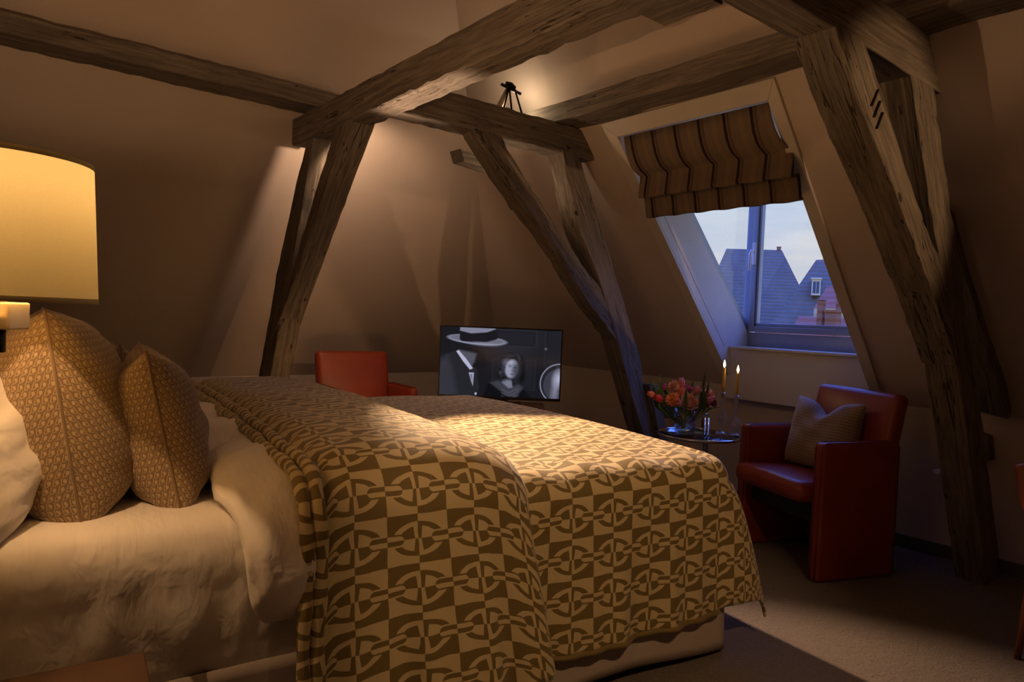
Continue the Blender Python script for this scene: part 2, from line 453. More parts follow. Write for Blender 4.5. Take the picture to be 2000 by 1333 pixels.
# ------------------------------------------------------------------ the room shell
XK, ZK, KW = 4.318, .83, .88       # window wall: knee at x, height, slope inset per metre
YK, ZB, KB = 5.73, .68, .90        # back wall
ZT = 3.6
def wx(z): return XK-KW*(z-ZK)
def by(z): return YK-KB*(z-ZB)
DY0, DY1, DZ1 = 1.83, 2.79, 2.345  # dormer opening
YB0, XL = -2.0, -.42               # room behind the camera

def shell():
    tag(mesh('floor', [(XL-.1,YB0-.1,0),(XK+.3,YB0-.1,0),(XK+.3,YK+.3,0),(XL-.1,YK+.3,0)], [(0,1,2,3)], M['carpet']), 'dark beige short pile carpet over the whole room', 'carpet', kind='structure')
    hipc = (XK, YK)
    # back wall: knee wall and slope up to the flat top, cut at the hip
    V = [(XL,YK,0),(XK,YK,0),(XK,YK,ZB),(XL,YK,ZB),(XK,by(ZK),ZK),(wx(ZT),by(ZT),ZT),(XL,by(ZT),ZT)]
    tag(mesh('wall_back', V, [(0,1,2,3),(3,2,4,5,6)], M['wall']), 'sloping attic back wall above a low knee wall', 'wall', kind='structure')
    # window wall with the dormer opening
    def w(y, z): return (wx(z) if z > ZK else XK, y, z)
    zt, zk = DZ1, ZK
    V = [(XK,YB0,0),(XK,YK,0),(XK,YK,ZB),(XK,by(ZK),ZK),(XK,YB0,ZK),
         w(DY0,zk),w(DY1,zk),w(DY0,zt),w(DY1,zt),w(YB0,zt),w(by(zt),zt),w(YB0,ZT),w(by(ZT),ZT)]
    F = [(0,4,5,6,3,2,1),(4,9,7,5),(6,8,10,3),(9,11,12,10,8,7)]
    wr = tag(mesh('wall_right', V, F, M['wall']), 'sloping attic wall with the dormer window', 'wall', kind='structure')
    tag(mesh('wall_left', [(XL,YB0,0),(XL,YK,0),(XL,YK,ZT),(XL,YB0,ZT)], [(0,1,2,3)], M['wall']), 'plain wall behind the head of the bed', 'wall', kind='structure')
    tag(mesh('wall_front', [(XL,YB0,0),(XK,YB0,0),(XK,YB0,ZT),(XL,YB0,ZT)], [(0,1,2,3)], M['wall']), 'plain wall opposite the sloping back wall', 'wall', kind='structure')
    tag(mesh('ceiling', [(XL,YB0,ZT),(XK,YB0,ZT),(XK,by(ZT),ZT),(XL,by(ZT),ZT)], [(0,1,2,3)], M['ceil']), 'flat plaster ceiling between the roof slopes', 'ceiling', kind='structure')
    tag(box('baseboard_right', (XK-.016,YB0,0), (XK,YK,.075), M['base'], bevel=.003), 'dark baseboard along the window wall', 'baseboard', kind='structure')
    tag(box('baseboard_back', (XL,YK-.016,0), (XK,YK,.075), M['base'], bevel=.003), 'dark baseboard along the back wall', 'baseboard', kind='structure')
    # dormer lining (parts of the window wall)
    def rev(sgn, y):
        # side lining: inner strip, groove, outer panel
        def P(a, b, d): return (a, y+d, b)
        off = .085
        inner = [(XK+.0, ZK), (wx(DZ1), DZ1), (wx(DZ1)+off-.006, DZ1), (XK+off-.006-.28*0, ZK)]
        inner[3] = (wx(ZK)+off-.006, ZK)
        prism('reveal_strip', inner, P, 0, sgn*.03, M['trim'], wr)
        dx = lambda z: 4.43-.965*(z-1.221)
        outer = [(wx(1.112)+off, 1.112), (wx(DZ1)+off, DZ1), (dx(DZ1), DZ1), (4.43, 1.221), (4.46, 1.112)]
        prism('reveal_panel', outer, P, 0, sgn*.03, M['trim'], wr)
        prism('reveal_shadow_gap', [(wx(.95)+off-.02, .95), (wx(DZ1)+off-.02, DZ1), (wx(DZ1)+off+.02, DZ1), (wx(.95)+off+.02, .95)], P, sgn*.012, sgn*.04, M['alud'], wr)
        prism('reveal_backing', [(XK+.004, ZK+.002), (XK+.28, ZK+.002), (4.5, 1.112), (wx(1.112)+.004, 1.112)], P, sgn*.001, sgn*.05, M['trim'], wr)
    rev(1, DY1); rev(-1, DY0)
    # head lining and dormer roof
    box('dormer_ceiling', (wx(DZ1)-.0, DY0-.15, DZ1), (4.62, DY1+.15, DZ1+.04), M['trim'], wr, bevel=0)
    # apron below the sill
    box('apron_panel', (4.225, DY0-.01, .745), (4.26, DY1+.03, 1.095), M['apron'], wr, bevel=.004)
    box('apron_backing', (4.26, DY0-.01, .745), (4.33, DY1+.03, 1.095), M['apron'], wr, bevel=0)
    box('sill', (4.205, DY0-.01, 1.095), (4.47, DY1, 1.115), M['trim'], wr, bevel=.005)
    # raised architrave on the slope: left, right, top
    nx, nz = -1/math.hypot(1, KW), -KW/math.hypot(1, KW)
    def S(y, z, d): return (wx(z)+nx*d, y, z+nz*d)
    prism('architrave', [(DY1, .86), (DY1+.075, .90), (DY1+.075, DZ1+.075), (DY1, DZ1)], S, 0, .018, M['trim'], wr, .003)
    prism('architrave', [(DY0, .86), (DY0-.065, .83), (DY0-.065, DZ1+.075), (DY0, DZ1)], S, 0, .018, M['trim'], wr, .003)
    prism('architrave', [(DY0, DZ1), (DY0-.065, DZ1+.075), (DY1+.075, DZ1+.075), (DY1, DZ1)], S, 0, .018, M['trim'], wr, .003)
    return wr
wall_right = shell()

def window():
    w = empty('window_1', (4.44, 2.3, 1.12)); tag(w, 'grey framed dormer window with a glazed left cheek', 'window', kind='structure')
    L = lambda p: (p[0]-4.44, p[1]-2.3, p[2]-1.12)
    def bx(n, lo, hi, m, bv=.004): return box(n, L(lo), L(hi), m, w, bevel=bv)
    bx('bottom_board', (4.43, DY0, 1.115), (4.49, DY1, 1.215), M['alu'])
    fr = bx('sash_bottom_rail', (4.42, DY0+.05, 1.222), (4.48, DY1-.005, 1.262), M['alu'])
    bx('sash_bottom_bead', (4.43, DY0+.06, 1.262), (4.475, DY1-.05, 1.285), M['alu'])
    bx('corner_post', (4.44, DY1-.004, 1.20), (4.52, DY1+.05, DZ1), M['alu'])
    bx('gasket', (4.435, DY1-.010, 1.222), (4.48, DY1-.003, DZ1), M['alud'], .001)
    st = bx('sash_stile', (4.415, DY1-.050, 1.222), (4.48, DY1-.012, DZ1), M['alu'])
    bx('sash_bead', (4.43, DY1-.068, 1.262), (4.475, DY1-.050, DZ1), M['alu'])
    bx('sash_stile', (4.415, DY0+.03, 1.222), (4.48, DY0+.07, DZ1), M['alu'])
    bx('sash_top_rail', (4.415, DY0+.03, DZ1-.06), (4.48, DY1-.012, DZ1), M['alu'])
    bx('glass_pane', (4.45, DY0+.06, 1.27), (4.456, DY1-.055, DZ1-.05), M['pane'], 0)
    # handle: backplate and lever
    hp = bx('handle', (4.398, DY1-.048, 1.70), (4.415, DY1-.022, 1.86), M['white'], .005)
    tube('lever', [L((4.405, DY1-.035, 1.80)), L((4.375, DY1-.035, 1.80)), L((4.362, DY1-.033, 1.78)), L((4.362, DY1-.030, 1.66))], [.010, .010, .011, .009], M['white'], hp)
    # glazed cheeks: sloping frame bar + triangular pane
    for y, sg in ((DY1+.035, 1), (DY0-.035, -1)):
        P = lambda a, b, d: L((a, y+sg*d, b))
        dx = lambda z: 4.43-.965*(z-1.221)
        prism('cheek_frame_bar', [(4.45, 1.20), (dx(DZ1), DZ1), (dx(DZ1)+.055, DZ1), (4.49, 1.215)], P, -.03, .03, M['alu'], w, .004)
        prism('cheek_gasket', [(4.45+.03, 1.21), (dx(DZ1)+.05, DZ1), (dx(DZ1)+.066, DZ1), (4.50, 1.215)], P, -.015, .015, M['alud'], w)
        prism('cheek_pane', [(4.47, 1.21), (dx(DZ1)+.04, DZ1), (4.47, DZ1)], P, 0, .005, M['paned'], w)
    return w
window()

def blind():
    b = empty('roman_blind', (3.05, 2.28, 2.33)); tag(b, 'striped brown roman blind gathered at the top of the dormer window', 'blind')
    y0, y1 = 1.778, 2.765
    def sheet(name, prof, thick=.004, n=40):
        V = []; F = []; UV = []
        m = len(prof)
        acc = [0]
        for i in range(1, m): acc.append(acc[-1]+math.dist(prof[i], prof[i-1]))
        for i, (x, z) in enumerate(prof):
            for j in range(n+1):
                ya = 1.842-.062*min(1, i/(m-1)*1.3) if name == 'upper_fold' else y0
                y = ya+(y1-ya)*j/n
                sag = .006*math.sin(j*.9+i*.3)*min(1, i/3)
                V.append((x-3.05+sag*.4, y-2.28, z-2.33+sag*.5)); UV.append((y, acc[i]))
        for i in range(m-1):
            for j in range(n):
                a = i*(n+1)+j; F.append((a, a+1, a+n+2, a+n+1))
        o = mesh(name, V, F, M['blind'], b, True, UV)
        md = o.modifiers.new('thick', 'SOLIDIFY'); md.thickness = thick; md.offset = 0
        return o
    sheet('upper_fold', [(3.00,2.335),(3.02,2.27),(3.043,2.219),(3.072,2.18),(3.102,2.155),(3.135,2.14),(3.160,2.130),(3.162,2.124),(3.158,2.08),(3.153,2.04),(3.148,2.007),(3.157,1.998),(3.18,2.005)])
    sheet('lower_fold', [(3.20,2.02),(3.215,1.985),(3.222,1.96),(3.228,1.93),(3.236,1.897),(3.246,1.893),(3.252,1.90)])
    tube('bottom_rod', [(3.244-3.05,y0-2.28,1.902-2.33),(3.244-3.05,y1-2.28,1.902-2.33)], .008, M['blind'], b)
    tube('head_rail', [(3.015-3.05,y0-2.28,2.326-2.33),(3.015-3.05,y1-2.28,2.326-2.33)], .012, M['trim'], b)
blind()

# ------------------------------------------------------------------ timber frame
def resample(pl, n):
    d = [0]
    for i in range(1, len(pl)): d.append(d[-1]+math.dist(pl[i], pl[i-1]))
    out = []
    for k in range(n):
        t = d[-1]*k/(n-1); i = 1
        while i < len(pl)-1 and d[i] < t: i += 1
        f = (t-d[i-1])/max(1e-9, d[i]-d[i-1])
        out.append(tuple(pl[i-1][q]+(pl[i][q]-pl[i-1][q])*f for q in range(2)))
    return out

def timber(name, left, right, W, front, back, label, seed=0, n=30, wob=.006, ch=.012):
    """hewn timber between two edge lines in a plane; W(a,b,d) gives the world point"""
    rnd = random.Random(seed)
    ph = [[(rnd.uniform(3, 22), rnd.uniform(0, 6.28), rnd.uniform(.3, 1)) for _ in range(4)] for _ in range(12)]
    def wv(k, t): return wob*.7*sum(a*math.sin(f*t*2+p) for f, p, a in ph[k])/2.2
    Lp = resample(left, n); Rp = resample(right, n)
    V = []
    for i in range(n):
        t = i/(n-1)*3.0
        (a0, b0), (a1, b1) = Lp[i], Rp[i]
        dx, dz = a1-a0, b1-b0; ln = math.hypot(dx, dz); dx /= ln; dz /= ln
        f = front+wv(0, t)*.6; bk = back+wv(1, t)*.6; s = 1 if back > front else -1
        c = [ch*.55*(.45+.9*abs(wv(2+q, t))/wob) for q in range(4)]
        el, er = wv(6, t)*.7, wv(7, t)*.7
        ring = [(el, f+s*c[0]), (el+c[0], f), (ln+er-c[1], f), (ln+er, f+s*c[1]), (ln+er, bk-s*c[2]), (ln+er-c[2], bk), (el+c[3], bk), (el, bk-s*c[3])]
        for q, d in ring: V.append(Vector(W(a0+dx*q, b0+dz*q, d)))
    F = []
    for i in range(n-1):
        for k in range(8):
            F.append((i*8+k, i*8+(k+1) % 8, (i+1)*8+(k+1) % 8, (i+1)*8+k))
    F.append(tuple(range(8))[::-1]); F.append(tuple(range((n-1)*8, n*8)))
    c0 = sum(V[:8], Vector())/8; c1 = sum(V[-8:], Vector())/8
    X = (c1-c0).normalized(); Z = Vector(W(0, 0, 1))-Vector(W(0, 0, 0)); Z = (Z-X*Z.dot(X)).normalized(); Y = Z.cross(X)
    m = Matrix(((X[0],Y[0],Z[0],c0[0]),(X[1],Y[1],Z[1],c0[1]),(X[2],Y[2],Z[2],c0[2]),(0,0,0,1)))
    mi = m.inverted()
    bm = bmesh.new(); vs = [bm.verts.new(mi @ v) for v in V]
    for f in F: bm.faces.new([vs[i] for i in f])
    o = from_bm(name, bm, M['wood']); o.matrix_world = m
    return tag(o, label, 'beam')

PY = lambda a, b, d: (a, d, b)      # plane of constant y: a = x, b = z
PX = lambda a, b, d: (d, a, b)      # plane of constant x: a = y, b = z
def frame_window():      # frame beside the round table
    timber('timber_brace', [(2.118,2.262),(2.346,2.023),(2.789,1.641),(3.012,1.399),(3.324,1.138)], [(2.310,2.262),(2.437,2.122),(2.558,2.001),(2.838,1.741),(2.971,1.616),(3.160,1.460),(3.40,1.165)], PY, 3.05, 3.17, 'grey oak brace slanting down behind the television towards the post beside the round table', 11, 34, .012, .016)
    timber('timber_post', [(2.774,2.262),(2.937,1.82),(3.131,1.532),(3.324,1.138),(3.653,.451),(3.87,0)], [(2.915,2.262),(3.065,1.972),(3.122,1.874),(3.588,.981),(3.604,.838),(3.80,.50),(4.06,0)], PY, 3.045, 3.185, 'leaning grey oak post between the television and the flower table', 12, 40, .007, .012)
    timber('timber_block', [(3.62,.835),(3.80,.36)], [(3.70,.835),(3.90,.36)], PY, 3.00, 3.10, 'small oak block against the foot of the post beside the flower table', 13, 10, .004, .01)
    timber('timber_rail', [(3.86,.70),(4.315,.70)], [(3.86,.55),(4.315,.55)], PY, 3.20, 3.30, 'short horizontal oak rail running from the leaning post to the knee wall behind the flowers', 14, 12, .005, .01)
    timber('tie_beam', [(1.66,2.42),(3.02,2.42)], [(1.66,2.252),(3.05,2.252)], PY, 3.05, 3.19, 'short oak tie beam carrying the small ceiling spotlight', 15, 26, .010, .016)
    timber('timber_stub', [(2.30,2.245),(2.62,2.26)], [(2.33,2.175),(2.62,2.15)], PY, 3.42, 3.54, 'rough oak stub end sticking out behind the slanting brace', 16, 10, .008, .02)
frame_window()
def frame_bed():         # frame at the back wall
    timber('tie_beam', [(1.275,2.41),(4.16,2.41)], [(1.275,2.245),(4.16,2.245)], PX, 1.555, 1.695, 'long heavy oak tie beam running above the bed to the back wall', 21, 60, .009, .018)
    timber('timber_post', [(3.93,2.262),(4.111,1.999),(4.382,1.483),(4.674,.776),(5.03,0)], [(3.853,2.262),(4.083,1.658),(4.43,.86),(4.82,0)], PX, 1.565, 1.70, 'leaning oak post at the sloping back wall left of the orange armchair', 22, 34, .007, .012)
    timber('timber_brace', [(3.52,2.262),(3.772,1.95),(4.08,1.52),(4.36,1.19)], [(3.358,2.262),(3.700,1.87),(4.10,1.40),(4.36,1.10)], PX, 1.560, 1.705, 'oak brace with dark knots under the long tie beam, above the orange armchair', 23, 30, .007, .012)
    timber('purlin', [(XL,2.545),(1.80,2.545)], [(XL,2.449),(1.80,2.449)], PY, 3.925, 4.150, 'dark oak purlin along the sloping back wall above the bed head', 24, 40, .008, .014)
    timber('scarf_timber', [(1.30,2.40),(1.52,2.40)], [(1.30,2.25),(1.52,2.25)], PX, 1.70, 1.83, 'pale oak piece fixed to the side of the long tie beam', 25, 8, .006, .014)
frame_bed()
def frame_right():       # frame beside the red armchair
    timber('tie_beam', [(XL,2.42),(2.92,2.42)], [(XL,2.232),(3.09,2.232)], PY, 1.12, 1.265, 'thick oak tie beam over the post right of the red armchair', 31, 50, .006, .010)
    br = timber('timber_brace', [(2.175,2.245),(2.303,2.098),(2.492,1.942),(2.715,1.771),(2.955,1.559),(3.16,1.385),(3.437,1.12)], [(2.390,2.245),(2.542,2.113),(2.782,1.877),(3.007,1.68),(3.195,1.544),(3.30,1.40),(3.46,1.12)], PY, 1.118, 1.262, 'warm lit oak brace with carved tally marks above the red armchair', 32, 34, .006, .010)
    timber('timber_post', [(2.788,2.24),(2.972,1.909),(3.195,1.544),(3.437,1.144),(3.642,.77),(4.030,0)], [(3.006,2.24),(3.174,1.943),(3.593,1.227),(3.83,.83),(4.272,0)], PY, 1.122, 1.258, 'tall leaning oak post split by a long crack right of the red armchair', 33, 40, .006, .010)
    timber('purlin', [(YB0,2.53),(3.42,2.53)], [(YB0,2.42),(3.42,2.42)], PX, 2.72, 2.935, 'dark oak purlin running above the dormer window', 34, 60, .008, .012)
    # wind brace and small corbel flat against the slope beside the post
    nx, nz = -1/math.hypot(1, KW), -KW/math.hypot(1, KW)
    S = lambda y, z, d: (wx(z)+nx*d, y, z+nz*d)
    timber('wind_brace', [(1.215,1.85),(1.222,1.55),(1.235,1.25),(1.275,.90)], [(1.172,1.80),(1.165,1.557),(1.150,1.30),(1.121,1.045),(1.128,.87)], S, .004, .06, 'rough oak wind brace flat against the slope beside the cracked post', 35, 20, .006, .012)
    timber('corbel', [(1.255,.735),(1.245,.58)], [(1.215,.725),(1.20,.60)], PX, 4.25, 4.33, 'small pale corbel sticking out of the knee wall beside the cracked post', 36, 8, .004, .012)
    # carved tally marks on the brace (parts)
    inv = br.matrix_world.inverted()
    for cx, cz in ((2.483, 2.075), (2.505, 2.040), (2.530, 2.005)):
        a = Vector((.020, .032)); p = Vector((.0022, -.0014))
        q = [(cx-a.x-p.x, cz-a.y-p.y), (cx-a.x+p.x, cz-a.y+p.y), (cx+a.x+p.x, cz+a.y+p.y), (cx+a.x-p.x, cz+a.y-p.y)]
        V = [inv @ Vector((x, y, z)) for y in (1.1095, 1.13) for x, z in q]
        mesh('tally_mark', V, [(0,1,2,3),(7,6,5,4),(0,4,5,1),(1,5,6,2),(2,6,7,3),(3,7,4,0)], M['mark'], br)
    # long split down the post is part of the wood itself
    tag(box('pipe_valve', (4.235, 1.435, .475), (4.305, 1.465, .50), M['white'], bevel=.006), 'tiny white pipe valve low on the knee wall beside the cracked post', 'valve')
frame_right()

# ------------------------------------------------------------------ spotlights on the frame
def spot_fixture(name, loc, aim, label, energy, kind='SPOT', spot=R(80), color=WARM2, radius=.025, arm=None):
    e = empty(name, loc, 0, label, 'spotlight')
    d = (Vector(aim)-Vector(loc)).normalized()
    tube('head', [-d*.055, -d*.05, -d*.012, -d*.008], [.016, .022, .024, .024], M['blackm'], e, 14)
    if arm: tube('arm', [-d*.05, Vector(arm)-Vector(loc)], .006, M['blackm'], e, 8)
    light(name+'_light', kind, loc, energy, color, e, radius, aim if kind == 'SPOT' else None, spot, .55)
    return e
spot_fixture('ceiling_spotlight', (1.90, 3.262, 2.300), (1.85, 1.62, .7), 'small black spotlight hidden behind the short tie beam', P_BED_SPOT, spot=R(50), arm=(1.95, 3.21, 2.38))
spot_fixture('ceiling_spotlight', (1.80, 3.72, 2.20), (2.0, 4.5, 1.95), 'small black uplight behind the long tie beam', P_WALL_UP, spot=R(125), radius=.03, arm=(1.70, 3.70, 2.30))
spot_fixture('ceiling_spotlight', (2.60, 3.30, 1.955), (2.0, 2.9, 2.3), 'small black uplight behind the slanting brace', P_TIE_UP, 'POINT', radius=.02, arm=(2.61, 3.18, 1.94))
spot_fixture('ceiling_spotlight', (1.05, -.35, 2.45), (1.70, 1.42, .68), 'small black spotlight on a ceiling rod aimed at the side of the bed', P_SIDE_SPOT, spot=R(50), color=WARM, arm=(1.05, -.35, 3.59))
spot_fixture('ceiling_spotlight', (2.55, -1.20, 2.30), (2.70, 1.12, 1.85), 'small black spotlight on a ceiling rod aimed at the oak post and brace', P_POST_SPOT, spot=R(30), color=WARM, arm=(2.55, -1.20, 3.59))
def floor_uplight():
    e = empty('floor_uplight', (1.85, 4.10, 0), 0, 'small black floor uplight standing behind the bed', 'spotlight')
    lathe('can', [(.055, 0), (.055, .12), (.048, .12), (.046, .10), (.0005, .10)], M['blackm'], e)
    lathe('lens', [(.0005, .101), (.045, .101)], M['bulbglass'], e, caps=False)
    light('floor_uplight_light', 'SPOT', (1.85, 4.10, .13), P_FLOOR_UP, WARM2, e, .03, (1.63, 2.30, 2.25), R(34), .6)
floor_uplight()
def bracket_lamp():
    e = empty('bracket_spotlight', (2.46, 3.12, 2.42), 0, 'small metal bracket spotlight standing on the short tie beam', 'spotlight')
    T = lambda n, p, r, m=M['blackm']: tube(n, p, r, m, e, 10)
    T('lamp_tube', [(-.085,.05,.0),(-.065,.065,.045),(.015,.10,.165)], [.018,.018,.014], M['brass'])
    T('rod', [(-.065,.03,.0),(.025,.09,.195)], .005); T('rod', [(-.02,.0,.0),(.02,.09,.195)], .006)
    T('rod', [(.045,-.02,-.01),(.055,.08,.18)], .006)
    T('cross_bar', [(-.030,.10,.19),(.095,.07,.155)], .009)
    T('clamp', [(.0,.095,.198),(.03,.085,.198),(.055,.08,.18)], .014)
    light('bracket_light', 'POINT', (2.60, 3.30, 2.50), P_CORNER, (1, .74, .45), e, .02)
bracket_lamp()

# ------------------------------------------------------------------ bed
C0 = Vector((2.299, 1.497, 0)); BA = R(-6)
BL, BW, ZM = 2.42, 2.05, .735
def bedpt(s, w, z):
    c, sn = math.cos(BA), math.sin(BA)
    return (C0.x+s*c-w*sn, C0.y+s*sn+w*c, z)

def grid(name, P, ni, nj, mat, parent, uvf=None, thick=.0):
    V = []; UV = []; F = []
    for i in range(ni+1):
        for j in range(nj+1):
            p, uv = P(i/ni, j/nj); V.append(p); UV.append(uv)
    for i in range(ni):
        for j in range(nj):
            a = i*(nj+1)+j; F.append((a, a+nj+1, a+nj+2, a+1))
    o = mesh(name, V, F, mat, parent, True, UV)
    if thick:
        m = o.modifiers.new('thick', 'SOLIDIFY'); m.thickness = thick; m.offset = -1
    return o

def cross(b, zt, o, Rr, width, flare=.05):
    """point on the section across the bed at cloth distance b (0 = near top edge); returns w, drop"""
    if b < 0:
        r = -b; an = min(r/Rr, math.pi/2); ex = max(0, r-Rr*math.pi/2)
        return (Rr-o)-Rr*math.sin(an)-flare*ex, -Rr*(1-math.cos(an))-ex, ex
    top = width-2*(Rr-o)
    if b <= top: return Rr-o+b, 0, 0
    r = b-top; an = min(r/Rr, math.pi/2); ex = max(0, r-Rr*math.pi/2)
    return width-(Rr-o)+Rr*math.sin(an)+flare*ex, -Rr*(1-math.cos(an))-ex, ex
def dome(w): return .022*max(0, 1-((w-BW/2)/(BW/2))**2)

def bed():
    e = empty('bed', C0, BA, 'wide double bed made up in white cotton', 'bed')
    box('box_spring', (-BL, .015, .06), (-.03, BW-.015, .365), M['boxs'], e, bevel=.02)
    # mattress under a tucked sheet
    Rr = .075
    side = ZM-.36-Rr+Rr*math.pi/2
    top = BW-2*Rr
    rnd = random.Random(3); fo = [(rnd.uniform(-2.3, -1.2), rnd.uniform(.02, .05), rnd.uniform(-.5, .5), rnd.uniform(.006, .016)) for _ in range(12)]
    def P(i, j):
        s = -BL+(BL-.03)*i; b = -side+(2*side+top)*j
        w, dz, ex = cross(b, ZM, 0, Rr, BW, 0)
        if ex > 0 and w < BW/2:
            for (fs, fw, sl, am) in fo:
                w -= am*min(1, ex/.12)*max(0, min(1, (.27-ex)/.09))*math.exp(-((s-fs-sl*ex)/fw)**2)
            w -= .010*math.exp(-((ex-.02)/.012)**2)
        return (s, w, ZM+dz+dome(w)*.4), (s, b)
    grid('mattress', P, 150, 70, M['sheet'], e, thick=.02)
    # skirt hanging round the base
    def S(i, j):
        q = i*(BL+BW*.98); z = .375-.345*j
        wv = (.010+.012*j)*math.sin(q*9.0)*.6+.02*j*math.sin(q*3.1+1)
        if q < BL: p = (-BL+q, -.006-abs(wv)*.5-.01*j, z)
        else: p = (-.012+abs(wv)*.5+.015*j, (q-BL), z)
        lift = .02*math.sin(q*4.2)*j
        return (p[0], p[1], max(.008, p[2]+lift)), (q, z)
    grid('bed_skirt', S, 160, 10, M['skirt'], e, thick=.004)
    box('headboard', (-BL-.07, -.05, .1), (-BL-.005, BW+.05, 1.15), M['skirt'], e, bevel=.02)
bed()

def bedspread():
    e = empty('bedspread', C0, BA, 'patterned gold and brown chain print bedspread over the foot of the bed', 'bedspread')
    Rr = .10; o = .03; zt = ZM+.022
    top = BW-2*(Rr-o); drop = .58
    side = Rr*math.pi/2+drop-Rr
    s0 = -1.10; La = -s0-(Rr-o); Lt = La+side
    def wr(s, ex, k): return ex/.5*(.012*math.sin(s*17+k)+.008*math.sin(s*31+1.3*k)+.006*math.sin(s*53))
    def P(i, j):
        a = Lt*i; b = -side+(2*side+top)*j
        s = s0+min(a, La); da = max(0, a-La); uv = (s0+a, b)
        near = b < 0; far = b > top
        db = -b if near else (b-top if far else 0)
        if da <= 0:
            w, dz, ex = cross(b, zt, o, Rr, BW, .05)
            wrk = wr(s, ex, 0)
            w += -wrk if near else wrk
            puck = .006*math.sin(s*26+b*7)*math.exp(-((b)/.10)**2)
            return (s, w, zt+dz+dome(w)+puck+.004*math.sin(s*9)*math.sin(w*7)), uv
        if db <= 0:
            an = min(da/Rr, math.pi/2); ex = max(0, da-Rr*math.pi/2); w = Rr-o+b
            return (-(Rr-o)+Rr*math.sin(an)+.05*ex+wr(w, ex, 2), w, zt-Rr*(1-math.cos(an))-ex+dome(w)*(1-min(1, da/.2))), uv
        th = math.atan2(da, db); r = (da**5+db**5)**(1/5)
        an = min(r/Rr, math.pi/2); ex = max(0, r-Rr*math.pi/2)
        fin = math.sin(2*th)**.8 * (ex/.5)**.62
        out = Rr*math.sin(an)+.05*ex
        ds = math.sin(th)*out+fin*.165; dw = -math.cos(th)*out-fin*.035
        z = max(.115, zt-Rr*(1-math.cos(an))-ex*.96)
        ss = -(Rr-o)+ds
        if near: return (ss, (Rr-o)+dw, z), uv
        return (ss, BW-(Rr-o)-dw, z), uv
    grid('lower_cover', P, 190, 230, M['cover'], e, thick=.012)
    # hem piping along the near side and the foot
    hem = []
    for k in range(80):
        i = La/Lt*k/79; p, _ = P(i, 0); hem.append((p[0], p[1]-.004, p[2]))
    tube('hem', hem, .009, M['cover'], e, 8)
    # folded-back double layer across the middle of the bed
    prof = [(-1.595,.020),(-1.605,.05),(-1.60,.085),(-1.575,.112),(-1.53,.125),(-1.45,.130),(-1.35,.130),(-1.25,.128),(-1.15,.120),(-1.07,.104),(-1.01,.078),(-.975,.05),(-.955,.02),(-.95,-.005)]
    acc = [0]
    for k in range(1, len(prof)): acc.append(acc[-1]+math.dist(prof[k], prof[k-1]))
    def PR(q):
        t = q*acc[-1]; k = 1
        while k < len(prof)-1 and acc[k] < t: k += 1
        f = (t-acc[k-1])/(acc[k]-acc[k-1]); return tuple(prof[k-1][m]+(prof[k][m]-prof[k-1][m])*f for m in (0, 1)), t
    drop2 = .60
    def H(i, j):
        (s, h), t = PR(i)
        Rh = .10+h*.6; oo = o+h*.55
        sd = Rh*math.pi/2+drop2+h-Rh; tp = BW-2*(Rh-oo); b = -sd+(2*sd+tp)*j
        w, dz, ex = cross(b, zt, oo, Rh, BW, .05)
        k = i*ex*.22
        wrk = wr(s*1.3, ex, 4)
        w += -wrk if b < 0 else wrk
        return (s+k*(1 if i > .5 else i*2), w, zt+h+dz+dome(w)+.003*math.sin(s*14+w*9)), (s0-.9+t+.03, b)
    grid('folded_layer', H, 90, 230, M['cover'], e, thick=.010)
    for m, (ds, hh, rr) in enumerate(((-1.615, .088, .019), (-1.648, .074, .017))):
        pts = []
        Rh = .12; oo = o+.075; sd = Rh*math.pi/2+drop2+hh-Rh; tp = BW-2*(Rh-oo)
        for k in range(120):
            b = -sd+(2*sd+tp)*k/119
            w, dz, ex = cross(b, zt, oo, Rh, BW, .05)
            pts.append((ds+.004*math.sin(k*.5), w, zt+hh+dz+dome(w)))
        seg = 10; V = []; UV = []; F = []
        for i, p in enumerate(pts):
            t = (Vector(pts[min(i+1, 119)])-Vector(pts[max(i-1, 0)])).normalized(); x = Vector((1,0,0)); y = t.cross(x)
            r = rr*(1+.12*math.sin(i*1.1+m))
            for k in range(seg):
                an = 2*math.pi*k/seg; V.append(Vector(p)+(x*math.cos(an)+y*math.sin(an))*r); UV.append((rr*an*.8, i*.028))
        for i in range(119):
            for k in range(seg): F.append((i*seg+k, i*seg+(k+1) % seg, (i+1)*seg+(k+1) % seg, (i+1)*seg+k))
        mesh('rolled_edge', V, F, M['cover'], e, True, UV)
bedspread()

